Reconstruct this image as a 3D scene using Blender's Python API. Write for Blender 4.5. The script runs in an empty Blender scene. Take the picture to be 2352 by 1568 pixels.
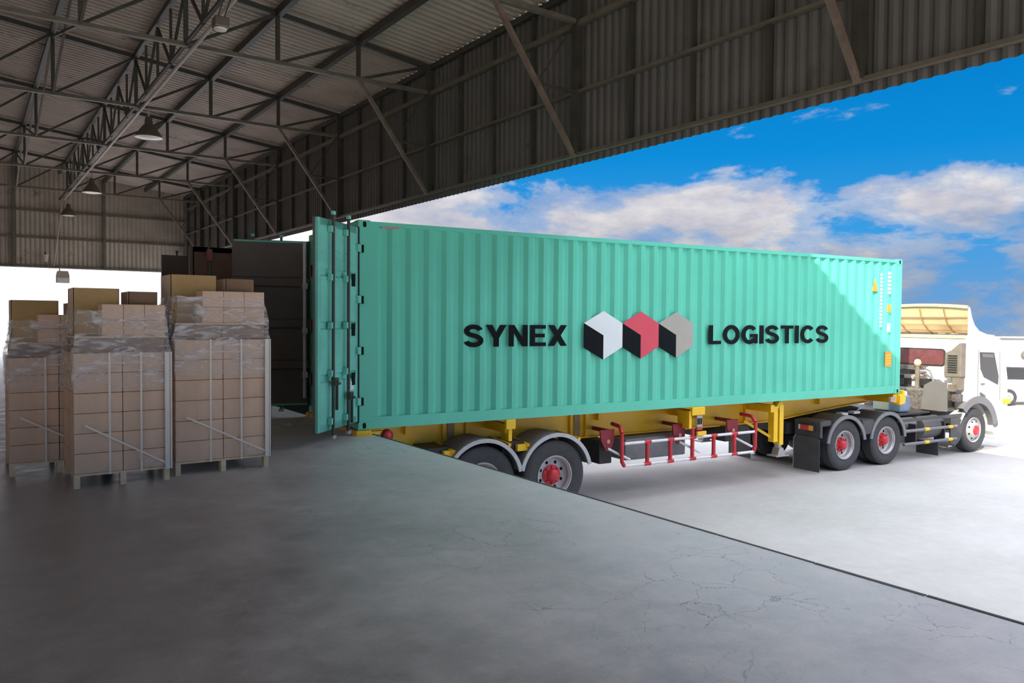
import bpy, bmesh, math, random
from mathutils import Vector, Matrix, Euler
random.seed(7)
R = math.radians
S = bpy.context.scene
COL = S.collection
# ------------------------------------------------------------------ camera
cam_d = bpy.data.cameras.new('camera')
cam_d.sensor_width = 36.0
cam_d.lens = 36.0 * 1780 / 2352
cam_d.clip_end = 2000
cam = bpy.data.objects.new('camera', cam_d)
COL.objects.link(cam)
cam.matrix_world = (Matrix.Translation((0, 0, 1.62)) @ Matrix.Rotation(R(-35.2), 4, 'Z')
                    @ Matrix.Rotation(R(90 - 1.63), 4, 'X') @ Matrix.Rotation(R(0.42), 4, 'Z'))
S.camera = cam
# ------------------------------------------------------------------ exposure
S.view_settings.view_transform = 'Standard'
S.view_settings.look = 'None'
S.view_settings.gamma = 1
S.view_settings.exposure = 0.25
S.view_settings.use_curve_mapping = False
# ------------------------------------------------------------------ sun
sun_d = bpy.data.lights.new('sun', 'SUN')
sun_d.energy = 5.8
sun_d.angle = R(0.6)
sun_d.color = (1.0, 0.90, 0.74)
sun = bpy.data.objects.new('sun', sun_d)
COL.objects.link(sun)
sun.rotation_euler = Vector((1.0, 0.45, -0.73)).to_track_quat('-Z', 'Y').to_euler()
sun.location = (-30, -20, 40)
# ------------------------------------------------------------------ sky (procedural: blue gradient and broken cloud)
W = bpy.data.worlds.new('sky')
S.world = W
W.use_nodes = True
nt = W.node_tree
nt.nodes.clear()
def N(tree, t, **kw):
    n = tree.nodes.new(t)
    for k, v in kw.items():
        if k.startswith('i_'):
            key = k[2:]
            n.inputs[int(key) if key.isdigit() else key].default_value = v
        else:
            setattr(n, k, v)
    return n
def L(tree, a, b): tree.links.new(a, b)
def math_n(tree, op, a, b=None, clamp=False):
    n = tree.nodes.new('ShaderNodeMath'); n.operation = op; n.use_clamp = clamp
    for i, x in enumerate((a, b)):
        if x is None: continue
        if isinstance(x, (int, float)): n.inputs[i].default_value = x
        else: tree.links.new(x, n.inputs[i])
    return n.outputs[0]
def ramp(tree, fac, stops, interp='LINEAR'):
    n = tree.nodes.new('ShaderNodeValToRGB'); n.color_ramp.interpolation = interp
    e = n.color_ramp.elements
    while len(e) < len(stops): e.new(0.5)
    for el, (p, c) in zip(e, stops):
        el.position = p
        el.color = (c, c, c, 1) if isinstance(c, (int, float)) else (c[0], c[1], c[2], 1)
    if fac is not None: tree.links.new(fac, n.inputs[0])
    return n.outputs[0]
def build_sky():
    t = nt
    tc = N(t, 'ShaderNodeTexCoord')
    sep = N(t, 'ShaderNodeSeparateXYZ'); L(t, tc.outputs['Generated'], sep.inputs[0])
    z = math_n(t, 'MAXIMUM', sep.outputs[2], 0.0)
    blue = ramp(t, z, [(0.0, (0.16, 0.34, 0.62)), (0.10, (0.045, 0.32, 0.72)), (0.20, (0.004, 0.25, 0.66)),
                       (0.33, (0.0, 0.18, 0.54)), (1.0, (0.01, 0.12, 0.42))])
    mp = N(t, 'ShaderNodeMapping'); mp.inputs['Scale'].default_value = (1, 1, 2.6)
    mp.inputs['Location'].default_value = SKY_OFF
    L(t, tc.outputs['Generated'], mp.inputs[0])
    n1 = N(t, 'ShaderNodeTexNoise', i_Scale=4.2, i_Detail=12.0, i_Roughness=0.63, i_Distortion=0.2)
    L(t, mp.outputs[0], n1.inputs['Vector'])
    n2 = N(t, 'ShaderNodeTexNoise', i_Scale=9.0, i_Detail=6.0, i_Roughness=0.6)
    L(t, mp.outputs[0], n2.inputs['Vector'])
    # coverage by height: a bank of cloud low down, clear above it, added high cloud further up, out of view
    cov = ramp(t, z, [(0.0, 0.66), (0.045, 0.605), (0.09, 0.64), (0.155, 0.635), (0.20, 0.44), (0.33, 0.40), (0.45, 0.62), (0.8, 0.68), (1.0, 0.68)])
    # thicker cloud towards +Y (over the far end of the shed)
    az = N(t, 'ShaderNodeVectorMath', operation='DOT_PRODUCT'); az.inputs[1].default_value = (-0.45, 0.89, 0)
    L(t, tc.outputs['Generated'], az.inputs[0])
    azb = ramp(t, az.outputs['Value'], [(0.0, 0.0), (0.38, 0.0), (0.62, 0.08), (0.80, 0.32), (1.0, 0.34)])
    d = math_n(t, 'ADD', n1.outputs['Fac'], math_n(t, 'ADD', cov, azb))
    mask = ramp(t, math_n(t, 'SUBTRACT', d, 0.5), [(0.52, 0.0), (0.60, 0.55), (0.70, 1.0)], 'EASE')
    cc = ramp(t, math_n(t, 'ADD', math_n(t, 'MULTIPLY', n2.outputs['Fac'], 0.7), math_n(t, 'MULTIPLY', n1.outputs['Fac'], 0.35)),
              [(0.36, (0.33, 0.39, 0.54)), (0.52, (0.56, 0.555, 0.62)), (0.70, (0.84, 0.81, 0.78))])
    # unseen high cloud boosted as fill light for the shade; far-end cloud brighter too
    br = math_n(t, 'ADD', ramp(t, z, [(0.0, 0.0), (0.35, 0.0), (0.5, 1.0), (1.0, 1.0)]),
                ramp(t, az.outputs['Value'], [(0.60, 0.0), (0.85, 0.5), (1.0, 0.5)]))
    ccs = N(t, 'ShaderNodeMix', data_type='RGBA', blend_type='MULTIPLY')
    ccs.inputs[0].default_value = 1.0
    L(t, cc, ccs.inputs[6])
    comb = N(t, 'ShaderNodeCombineXYZ')
    k = math_n(t, 'ADD', ramp(t, z, [(0.0, 0.62), (0.06, 0.72), (0.13, 1.0)]), math_n(t, 'MULTIPLY', br, CLOUD_BOOST))
    for i in range(3): L(t, k, comb.inputs[i])
    L(t, comb.outputs[0], ccs.inputs[7])
    mx = N(t, 'ShaderNodeMix', data_type='RGBA')
    L(t, mask, mx.inputs[0]); L(t, blue, mx.inputs[6]); L(t, ccs.outputs[2], mx.inputs[7])
    bg = N(t, 'ShaderNodeBackground', i_Strength=SKY_STRENGTH)
    L(t, mx.outputs[2], bg.inputs[0])
    out = N(t, 'ShaderNodeOutputWorld'); L(t, bg.outputs[0], out.inputs[0])
SKY_OFF = (3.1, 1.7, 0.4)
SKY_STRENGTH = 0.9
CLOUD_BOOST = 5.0
build_sky()

# ------------------------------------------------------------------ materials
MATS = {}
def mat(name, col, rough=0.55, metal=0.0, var=0.12, scale=3.0, bump=0.0, bscale=30.0, spec=0.5, dirt=None, coat=0.0):
    m = bpy.data.materials.new(name); m.use_nodes = True
    t = m.node_tree; b = t.nodes['Principled BSDF']
    tc = N(t, 'ShaderNodeTexCoord')
    n = N(t, 'ShaderNodeTexNoise', i_Scale=scale, i_Detail=6.0, i_Roughness=0.6)
    L(t, tc.outputs['Object'], n.inputs['Vector'])
    lo = tuple(c * (1 - var) for c in col); hi = tuple(min(1, c * (1 + var)) for c in col)
    c = ramp(t, n.outputs['Fac'], [(0.3, lo), (0.7, hi)])
    if dirt:
        n3 = N(t, 'ShaderNodeTexNoise', i_Scale=dirt[1], i_Detail=8.0, i_Roughness=0.7)
        L(t, tc.outputs['Object'], n3.inputs['Vector'])
        mx = N(t, 'ShaderNodeMix', data_type='RGBA')
        L(t, ramp(t, n3.outputs['Fac'], [(dirt[2], 0.0), (dirt[2] + 0.1, 0.85)]), mx.inputs[0])
        L(t, c, mx.inputs[6]); mx.inputs[7].default_value = (*dirt[0], 1)
        c = mx.outputs[2]
    L(t, c, b.inputs['Base Color'])
    b.inputs['Roughness'].default_value = rough
    b.inputs['Metallic'].default_value = metal
    b.inputs['Specular IOR Level'].default_value = spec
    b.inputs['Coat Weight'].default_value = coat
    if bump:
        n2 = N(t, 'ShaderNodeTexNoise', i_Scale=bscale, i_Detail=5.0)
        L(t, tc.outputs['Object'], n2.inputs['Vector'])
        bp = N(t, 'ShaderNodeBump', i_Strength=bump, i_Distance=0.01)
        L(t, n2.outputs['Fac'], bp.inputs['Height']); L(t, bp.outputs[0], b.inputs['Normal'])
    MATS[name] = m
    return m
def concrete(name, c0, c1, rough, cracks, rvar=0.1, edge=None, spec=0.5):
    m = bpy.data.materials.new(name); m.use_nodes = True
    t = m.node_tree; b = t.nodes['Principled BSDF']
    tc = N(t, 'ShaderNodeTexCoord')
    mp = N(t, 'ShaderNodeMapping'); L(t, tc.outputs['Object'], mp.inputs[0])
    n1 = N(t, 'ShaderNodeTexNoise', i_Scale=0.35, i_Detail=8.0, i_Roughness=0.62)
    n2 = N(t, 'ShaderNodeTexNoise', i_Scale=5.0, i_Detail=8.0, i_Roughness=0.7)
    n3 = N(t, 'ShaderNodeTexNoise', i_Scale=60.0, i_Detail=4.0, i_Roughness=0.6)
    for n in (n1, n2, n3): L(t, mp.outputs[0], n.inputs['Vector'])
    f = math_n(t, 'ADD', math_n(t, 'MULTIPLY', n1.outputs['Fac'], 0.5), math_n(t, 'ADD', math_n(t, 'MULTIPLY', n2.outputs['Fac'], 0.35), math_n(t, 'MULTIPLY', n3.outputs['Fac'], 0.15)))
    c = ramp(t, f, [(0.38, c0), (0.60, c1)])
    h = n2.outputs['Fac']
    wear_daylight = None
    if edge:            # (x of the dock edge, width, pale colours): weathered strip, also paled to paint in daylight
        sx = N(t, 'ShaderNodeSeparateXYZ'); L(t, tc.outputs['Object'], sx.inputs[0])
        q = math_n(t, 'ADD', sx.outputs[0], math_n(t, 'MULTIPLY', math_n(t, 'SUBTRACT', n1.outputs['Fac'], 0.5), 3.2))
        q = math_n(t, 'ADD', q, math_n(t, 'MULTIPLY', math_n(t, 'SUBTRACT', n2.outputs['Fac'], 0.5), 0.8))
        wear_daylight = ramp(t, math_n(t, 'DIVIDE', math_n(t, 'SUBTRACT', q, edge[0] - edge[1]), edge[1]), [(0.0, 0.0), (0.75, 1.0)])
        mw = N(t, 'ShaderNodeMix', data_type='RGBA'); L(t, wear_daylight, mw.inputs[0]); L(t, c, mw.inputs[6])
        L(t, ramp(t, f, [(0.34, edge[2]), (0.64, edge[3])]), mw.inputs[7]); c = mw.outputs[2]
    if cracks:
        nd = N(t, 'ShaderNodeTexNoise', i_Scale=2.2, i_Detail=5.0, i_Roughness=0.65); L(t, mp.outputs[0], nd.inputs['Vector'])
        va = N(t, 'ShaderNodeVectorMath', operation='MULTIPLY_ADD'); va.inputs[1].default_value = (0.45, 0.45, 0.0)
        L(t, nd.outputs['Color'], va.inputs[0]); L(t, mp.outputs[0], va.inputs[2])
        vo = N(t, 'ShaderNodeTexVoronoi', feature='DISTANCE_TO_EDGE', i_Scale=2.9); L(t, va.outputs[0], vo.inputs['Vector'])
        nm = N(t, 'ShaderNodeTexNoise', i_Scale=1.1, i_Detail=4.0); L(t, mp.outputs[0], nm.inputs['Vector'])
        line = ramp(t, vo.outputs['Distance'], [(0.0, 1.0), (0.009, 0.0)])
        mk = math_n(t, 'MULTIPLY', line, ramp(t, nm.outputs['Fac'], [(0.47, 0.0), (0.64, 0.75)]))
        if wear_daylight is not None: mk = math_n(t, 'MULTIPLY', mk, math_n(t, 'ADD', wear_daylight, 0.15, True))
        mx = N(t, 'ShaderNodeMix', data_type='RGBA'); L(t, mk, mx.inputs[0]); L(t, c, mx.inputs[6]); mx.inputs[7].default_value = (0.07, 0.07, 0.075, 1)
        c = mx.outputs[2]
        h = math_n(t, 'SUBTRACT', h, mk)
    L(t, c, b.inputs['Base Color'])
    b.inputs['Specular IOR Level'].default_value = spec
    L(t, ramp(t, n2.outputs['Fac'], [(0.3, rough - rvar), (0.7, rough + rvar)]), b.inputs['Roughness'])
    bp = N(t, 'ShaderNodeBump', i_Strength=0.25, i_Distance=0.01); L(t, h, bp.inputs['Height']); L(t, bp.outputs[0], b.inputs['Normal'])
    MATS[name] = m
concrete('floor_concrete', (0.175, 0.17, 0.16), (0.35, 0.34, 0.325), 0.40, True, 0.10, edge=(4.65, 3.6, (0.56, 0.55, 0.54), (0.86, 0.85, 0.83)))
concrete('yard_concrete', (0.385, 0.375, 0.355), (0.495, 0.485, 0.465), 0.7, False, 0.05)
mat('roof_sheet', (0.50, 0.40, 0.32), 0.5, 0.0, 0.18, 0.8, dirt=((0.16, 0.12, 0.09), 1.2, 0.58))
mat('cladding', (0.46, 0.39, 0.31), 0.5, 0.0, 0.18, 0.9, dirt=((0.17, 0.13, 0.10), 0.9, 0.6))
mat('shaded_cladding', (0.125, 0.115, 0.10), 0.5, 0.0, 0.2, 0.9, dirt=((0.08, 0.07, 0.055), 0.9, 0.58))  # same sheet as the other cladding, with its backlit shade put into the colour
mat('dark_steel', (0.06, 0.055, 0.04), 0.5, 0.0, 0.25, 4.0)
mat('brace_steel', (0.17, 0.12, 0.085), 0.55, 0.0, 0.3, 5.0)
mat('rail_steel', (0.15, 0.128, 0.09), 0.5, 0.0, 0.2, 4.0)
mat('conduit', (0.50, 0.42, 0.34), 0.45, 0.0, 0.1, 4.0)
mat('lamp_metal', (0.16, 0.13, 0.10), 0.4, 0.3, 0.1)
mat('lamp_lens', (0.85, 0.80, 0.70), 0.25, 0.0, 0.03)
mat('teal', (0.12, 0.63, 0.44), 0.42, 0.0, 0.07, 0.8, dirt=((0.05, 0.27, 0.20), 9.0, 0.70))
mat('teal_scuffed', (0.19, 0.64, 0.50), 0.5, 0.0, 0.14, 2.5, dirt=((0.06, 0.17, 0.13), 7.0, 0.66))
mat('bare_steel', (0.45, 0.42, 0.40), 0.4, 0.6, 0.2, 14.0)
mat('rust_patch', (0.50, 0.34, 0.28), 0.6, 0.0, 0.35, 14.0)
mat('inner_grey', (0.13, 0.112, 0.092), 0.6, 0.0, 0.15, 2.0)
mat('brown_container', (0.15, 0.068, 0.042), 0.55, 0.0, 0.2, 2.0)
mat('red_mark', (0.30, 0.07, 0.05), 0.5)
mat('grey_container', (0.12, 0.092, 0.075), 0.6, 0.0, 0.15, 2.0)
mat('white_seal', (0.80, 0.79, 0.77), 0.4, 0.0, 0.1, 6.0)
mat('yellow', (0.97, 0.52, 0.015), 0.38, 0.0, 0.12, 1.6, dirt=((0.40, 0.20, 0.03), 5.0, 0.68))
mat('lemon', (0.95, 0.58, 0.015), 0.4, 0.0, 0.06)
mat('rubber', (0.055, 0.055, 0.056), 0.75, 0.0, 0.15, 9.0, 0.3, 60)
mat('black_plastic', (0.050, 0.050, 0.052), 0.42, 0.0, 0.2, 5.0)
mat('black_frame', (0.028, 0.027, 0.026), 0.5, 0.0, 0.2, 5.0)
mat('fender_grey', (0.20, 0.20, 0.205), 0.5, 0.0, 0.15, 5.0)
mat('edge_grey', (0.52, 0.52, 0.52), 0.5, 0.0, 0.1, 8.0)
mat('rim_grey', (0.46, 0.46, 0.46), 0.42, 0.25, 0.15, 8.0)
mat('red', (0.62, 0.035, 0.045), 0.45, 0.0, 0.15, 6.0)
mat('dark_red', (0.26, 0.018, 0.028), 0.5, 0.0, 0.2, 6.0)
mat('white', (0.84, 0.83, 0.80), 0.32, 0.0, 0.03, 2.0, coat=0.3)
mat('guard_white', (0.82, 0.81, 0.80), 0.45, 0.0, 0.06, 9.0)
mat('cream', (0.72, 0.52, 0.29), 0.5, 0.0, 0.1, 2.0)
mat('cream_line', (0.36, 0.22, 0.10), 0.6)
mat('cab_grey', (0.17, 0.17, 0.17), 0.5, 0.0, 0.06)
mat('panel_grey', (0.16, 0.15, 0.14), 0.6, 0.0, 0.06)
mat('intake', (0.19, 0.16, 0.125), 0.6, 0.0, 0.2, 6.0)
mat('dark_glass', (0.030, 0.032, 0.035), 0.12, 0.0, 0.1, 2.0, spec=0.6)
mat('curtain', (0.15, 0.045, 0.045), 0.5, 0.0, 0.25, 6.0)
mat('engine', (0.15, 0.13, 0.115), 0.55, 0.2, 0.5, 16.0)
mat('blue_grey', (0.22, 0.30, 0.42), 0.5, 0.0, 0.2, 6.0)
mat('orange', (0.90, 0.36, 0.05), 0.45, 0.0, 0.06)
mat('tail_red', (0.60, 0.05, 0.03), 0.25, 0.0, 0.1)
mat('ink', (0.006, 0.009, 0.010), 0.8, 0.0, 0.1, spec=0.15)
mat('logo_white', (0.80, 0.86, 0.83), 0.5, 0.0, 0.03)
mat('logo_red', (0.72, 0.075, 0.11), 0.5, 0.0, 0.04)
mat('logo_stone', (0.42, 0.40, 0.34), 0.5, 0.0, 0.04)
mat('cardboard', (0.80, 0.565, 0.385), 0.75, 0.0, 0.12, 3.0, 0.1, 20)
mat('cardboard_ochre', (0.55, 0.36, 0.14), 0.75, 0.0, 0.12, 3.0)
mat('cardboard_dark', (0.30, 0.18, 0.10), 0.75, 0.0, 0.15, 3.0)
mat('pallet_wood', (0.78, 0.62, 0.38), 0.7, 0.0, 0.15, 7.0)
mat('strap', (0.88, 0.80, 0.68), 0.35, 0.0, 0.05)
mat('edge_steel', (0.035, 0.034, 0.032), 0.6, 0.0, 0.4, 3.0)
mat('far_white', (0.80, 0.76, 0.70), 0.6, 0.0, 0.03)
def film_mat():
    m = bpy.data.materials.new('film'); m.use_nodes = True
    t = m.node_tree; b = t.nodes['Principled BSDF']; out = t.nodes['Material Output']
    tc = N(t, 'ShaderNodeTexCoord')
    mp = N(t, 'ShaderNodeMapping'); mp.inputs['Rotation'].default_value = (0.2, 0.75, 0.5); mp.inputs['Scale'].default_value = (2.2, 2.2, 9)
    L(t, tc.outputs['Object'], mp.inputs[0])
    n = N(t, 'ShaderNodeTexNoise', i_Scale=1.6, i_Detail=5.0, i_Roughness=0.6, i_Distortion=1.2); L(t, mp.outputs[0], n.inputs['Vector'])
    b.inputs['Base Color'].default_value = (0.90, 0.84, 0.78, 1); b.inputs['Roughness'].default_value = 0.35
    bp = N(t, 'ShaderNodeBump', i_Strength=0.35, i_Distance=0.01); L(t, n.outputs['Fac'], bp.inputs['Height']); L(t, bp.outputs[0], b.inputs['Normal'])
    tr = N(t, 'ShaderNodeBsdfTransparent'); mx = N(t, 'ShaderNodeMixShader')
    L(t, ramp(t, n.outputs['Fac'], [(0.40, 0.16), (0.52, 0.30), (0.66, 0.85)]), mx.inputs[0])
    L(t, tr.outputs[0], mx.inputs[1]); L(t, b.outputs[0], mx.inputs[2]); L(t, mx.outputs[0], out.inputs[0])
    MATS['film'] = m
film_mat()
def glass_mat():
    m = bpy.data.materials.new('pane'); m.use_nodes = True
    b = m.node_tree.nodes['Principled BSDF']
    b.inputs['Base Color'].default_value = (0.10, 0.10, 0.10, 1); b.inputs['Roughness'].default_value = 0.05
    MATS['pane'] = m
glass_mat()

# ------------------------------------------------------------------ mesh helpers
class MB:
    def __init__(s): s.v = []; s.f = []; s.m = []; s.cur = 0
    def add(s, vs, fs):
        o = len(s.v); s.v += [tuple(v) for v in vs]
        for f in fs: s.f.append([i + o for i in f]); s.m.append(s.cur)
        return s
    def box(s, c, d, M=None):
        x, y, z = d[0] / 2, d[1] / 2, d[2] / 2
        vs = [Vector((a, b, e)) for a in (-x, x) for b in (-y, y) for e in (-z, z)]
        if M is not None: vs = [M @ v for v in vs]
        vs = [v + Vector(c) for v in vs]
        return s.add(vs, [(0, 1, 3, 2), (4, 6, 7, 5), (0, 4, 5, 1), (2, 3, 7, 6), (0, 2, 6, 4), (1, 5, 7, 3)])
    def bb(s, x0, x1, y0, y1, z0, z1):
        return s.box(((x0 + x1) / 2, (y0 + y1) / 2, (z0 + z1) / 2), (abs(x1 - x0), abs(y1 - y0), abs(z1 - z0)))
    def beam(s, p0, p1, w, h, up=(0, 0, 1)):
        p0, p1 = Vector(p0), Vector(p1); d = p1 - p0; l = d.length; d.normalize()
        u = Vector(up)
        if abs(d.dot(u)) > 0.98: u = Vector((1, 0, 0))
        a = d.cross(u).normalized(); u = a.cross(d)
        return s.box((p0 + p1) / 2, (l, w, h), Matrix((d, a, u)).transposed())
    def tube(s, p0, p1, r, n=10, r2=None, cap=True):
        p0, p1 = Vector(p0), Vector(p1); d = (p1 - p0).normalized()
        u = Vector((0, 0, 1)) if abs(d.z) < 0.9 else Vector((1, 0, 0))
        a = d.cross(u).normalized(); b = d.cross(a); r2 = r if r2 is None else r2
        vs = []
        for p, q in ((p0, r), (p1, r2)):
            for i in range(n):
                t = 2 * math.pi * i / n; vs.append(p + a * math.cos(t) * q + b * math.sin(t) * q)
        fs = [(i, (i + 1) % n, n + (i + 1) % n, n + i) for i in range(n)]
        if cap: fs += [tuple(range(n - 1, -1, -1)), tuple(range(n, 2 * n))]
        return s.add(vs, fs)
    def path(s, pts, r, n=8):
        for a, b in zip(pts[:-1], pts[1:]): s.tube(a, b, r, n)
        return s
    def prism(s, pts, a, b, axis='y'):
        def P(p, q):
            return (p[0], q, p[1]) if axis == 'y' else ((q, p[0], p[1]) if axis == 'x' else (p[0], p[1], q))
        n = len(pts)
        return s.add([P(p, a) for p in pts] + [P(p, b) for p in pts],
                     [tuple(range(n - 1, -1, -1)), tuple(range(n, 2 * n))] + [(i, (i + 1) % n, n + (i + 1) % n, n + i) for i in range(n)])
    def lathe(s, prof, c, axis='y', n=32, close=False):
        vs = []
        for r, h in prof:
            for i in range(n):
                t = 2 * math.pi * i / n; x, y = r * math.cos(t), r * math.sin(t)
                p = (x, h, y) if axis == 'y' else ((h, x, y) if axis == 'x' else (x, y, h))
                vs.append(Vector(p) + Vector(c))
        fs = []; k = len(prof)
        for j in range(k if close else k - 1):
            j2 = (j + 1) % k
            for i in range(n): fs.append((j * n + i, j * n + (i + 1) % n, j2 * n + (i + 1) % n, j2 * n + i))
        return s.add(vs, fs)
    def strip(s, A, B):                      # quads between two polylines
        n = len(A)
        return s.add(list(A) + list(B), [(i, i + 1, n + i + 1, n + i) for i in range(n - 1)])
    def mesh(s, name, mats, origin=(0, 0, 0), smooth=0, fixn=True):
        me = bpy.data.meshes.new(name); o = Vector(origin)
        me.from_pydata([tuple(Vector(v) - o) for v in s.v], [], s.f)
        if isinstance(mats, str): mats = [mats]
        for k in mats: me.materials.append(MATS[k])
        me.polygons.foreach_set('material_index', s.m)
        if fixn:
            bm = bmesh.new(); bm.from_mesh(me); bmesh.ops.recalc_face_normals(bm, faces=bm.faces[:]); bm.to_mesh(me); bm.free()
        if smooth:
            me.polygons.foreach_set('use_smooth', [True] * len(me.polygons)); me.set_sharp_from_angle(angle=R(smooth))
        me.update()
        return me
    def build(s, name, mats, parent=None, origin=(0, 0, 0), smooth=0, bevel=0, fixn=True):
        o = bpy.data.objects.new(name, s.mesh(name, mats, origin, smooth, fixn)); COL.objects.link(o)
        o.location = origin; o.parent = parent
        if bevel:
            md = o.modifiers.new('bevel', 'BEVEL'); md.width = bevel; md.segments = 2; md.limit_method = 'ANGLE'
        return o
def tag(o, label=None, cat=None, group=None, kind=None):
    for k, v in (('label', label), ('category', cat), ('group', group), ('kind', kind)):
        if v: o[k] = v
    return o
def empty(name, loc=(0, 0, 0), rz=0, parent=None):
    o = bpy.data.objects.new(name, None); COL.objects.link(o); o.location = loc; o.rotation_euler = (0, 0, rz); o.parent = parent
    o.empty_display_size = 0.2
    return o
def copy_tree(o, parent=None):
    c = o.copy(); COL.objects.link(c); c.parent = parent
    for ch in o.children: copy_tree(ch, c)
    return c
def put(me, name, parent, loc=(0, 0, 0), rot=(0, 0, 0)):
    o = bpy.data.objects.new(name, me); COL.objects.link(o); o.parent = parent; o.location = loc; o.rotation_euler = rot
    return o
def trap(a0, a1, pitch, depth, flats=(0.30, 0.20)):
    """trapezoid corrugation profile: (along, depth) points from a0 to a1"""
    n = max(1, int(round((a1 - a0) / pitch))); p = (a1 - a0) / n; pts = []
    fo, fi = flats; sl = (1 - fo - fi) / 2
    for i in range(n):
        b = a0 + i * p
        pts += [(b, 0), (b + fo * p, 0), (b + (fo + sl) * p, depth), (b + (fo + sl + fi) * p, depth)]
    pts.append((a1, 0))
    return pts

# ================================================================== SETTING
YARD = -1.45
EDGE = 4.65            # dock edge
KB = 0.747             # size of the shed
def zz(z): return 1.62 + (z - 1.62) * KB
FX = 10.7 * KB         # hanging front wall of the shed
Y_NEAR, Y_FAR = -4.5, 49.0 * KB  # unseen near end kept short and open so sunlit ground bounces in
X_BACK = -9.4
BACK_Y = 5.0            # unseen back wall opened up to here to let in bounce light
FB = zz(4.96)          # bottom of the hanging wall
def roof_z(x): return zz(8.71) + 0.114 * (FX - abs(x))
m = MB(); m.bb(X_BACK, EDGE, Y_NEAR, Y_FAR + 8, YARD, 0)
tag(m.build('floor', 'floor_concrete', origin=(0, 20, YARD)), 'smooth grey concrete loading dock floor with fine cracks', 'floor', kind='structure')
# yard ground
m = MB(); m.bb(-90, 112, -100, 100, YARD - 0.2, YARD)
tag(m.build('floor_yard', 'yard_concrete', origin=(0, 0, YARD)), 'pale concrete yard below the loading dock', 'yard', kind='structure')
# dark steel nosing along the dock edge: a ragged run of short pieces
nose = empty('trim_1', (EDGE, 0, 0)); tag(nose, 'thin dark worn strip along the loading dock edge', 'dock edge', kind='structure')
y = Y_NEAR
while y < 30:
    ln = random.uniform(0.7, 1.6)
    m = MB(); w = random.uniform(0.016, 0.028)
    m.bb(-w, 0.006, y, y + ln - 0.01, -0.10, 0.003 + random.uniform(0, 0.002))
    m.build('nosing', 'edge_steel', nose)
    y += ln
# roof sheets, one per bay and slope
RB = zz(8.7)
roof = empty('ceiling', (0, 0, RB)); tag(roof, 'corrugated metal roof over the loading dock', 'roof', kind='structure')
TR = [(6.4 + 6.42 * k) * KB for k in range(-1, 7)]
bays = [Y_NEAR - 0.12] + TR + [Y_FAR + 0.12]
for a, b in zip(bays[:-1], bays[1:]):
    for sgn in (1, -1):
        pr = trap(a, b, 0.19, 0.05)
        XE = FX + 0.10 if sgn > 0 else -X_BACK + 0.1
        A = [Vector((0, p, roof_z(0) + 0.05 + d - RB)) for p, d in pr]
        B = [Vector((sgn * XE, p, roof_z(XE) + 0.05 + d - RB)) for p, d in pr]
        MB().strip(A, B).build('roof_sheet', 'roof_sheet', roof)
# front hanging wall: cladding per bay, rails, studs
wr = empty('wall_right', (FX, 0, FB)); tag(wr, 'dark corrugated wall hanging above the open dock front', 'wall', kind='structure')
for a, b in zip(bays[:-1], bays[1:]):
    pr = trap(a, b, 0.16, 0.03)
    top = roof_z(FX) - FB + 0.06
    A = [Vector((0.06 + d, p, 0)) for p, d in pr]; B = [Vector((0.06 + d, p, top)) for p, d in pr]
    MB().strip(A, B).build('cladding_sheet', 'shaded_cladding', wr)
for z, h, mt in ((zz(5.14), 0.05, 'rail_steel'), (zz(6.46), 0.045, 'rail_steel'), (zz(7.90), 0.09, 'rail_steel'), (zz(8.62), 0.10, 'dark_steel')):
    m = MB(); m.bb(-0.04, 0.05, Y_NEAR, Y_FAR, z - FB - h / 2, z - FB + h / 2); m.build('rail', mt, wr)
for k in range(-3, 36):
    ys = TR[0] + k * 1.605 * KB
    if ys > Y_FAR - 0.3 or ys < Y_NEAR + .2: continue
    big = (k % 4 == 0)
    m = MB(); w = 0.055 if big else 0.022
    m.bb(-0.02 - (0.06 if big else 0), 0.05, ys - w, ys + w, zz(5.14) - FB, roof_z(FX) - FB)
    m.build('stud', 'dark_steel', wr)
# far gable wall (open below) and the walls outside the picture
def gable(name, y, z0, desc, zs, studs=True):
    w = empty(name, (0, y, z0)); tag(w, desc, 'wall', kind='structure')
    for x0, x1 in ((X_BACK, 0), (0, FX + 0.09)):
        pr = trap(x0, x1, 0.17, 0.03)
        A = [Vector((p, 0.06 + d, 0)) for p, d in pr]; B = [Vector((p, 0.06 + d, roof_z(p) + 0.09 - z0)) for p, d in pr]
        MB().strip(A, B).build('cladding_sheet', 'cladding', w)
    for z in zs:
        m = MB(); m.bb(X_BACK, FX, -0.04, 0.05, z - z0 - 0.035, z - z0 + 0.035); m.build('rail', 'rail_steel', w)
    if studs:
        for x in (-4.8, -1.6, 1.6, 4.8):
            m = MB(); m.bb(x - 0.045, x + 0.045, -0.09, 0.05, 0, roof_z(x) - z0); m.build('stud', 'rail_steel', w)
    return w
gable('wall_far', Y_FAR, zz(4.22), 'corrugated gable wall above the open far end of the shed', (zz(4.30), zz(5.85), zz(7.30)))
gable('wall_near', Y_NEAR, zz(7.93), 'shallow corrugated gable over the end left open for light behind the viewer', (zz(8.0),), False)
wb = empty('wall_back', (X_BACK, 0, 0)); tag(wb, 'corrugated back wall of the shed opened at one end to let in light, behind the viewer', 'wall', kind='structure')
for ya, yb, z0 in ((Y_NEAR, BACK_Y, zz(4.22)), (BACK_Y, Y_FAR, 0.0)):
    pr = trap(ya, yb, 0.25, 0.04)
    MB().strip([Vector((-0.06 - d, p, z0)) for p, d in pr], [Vector((-0.06 - d, p, roof_z(X_BACK) + 0.06)) for p, d in pr]).build('cladding_sheet', 'cladding', wb)

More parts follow.
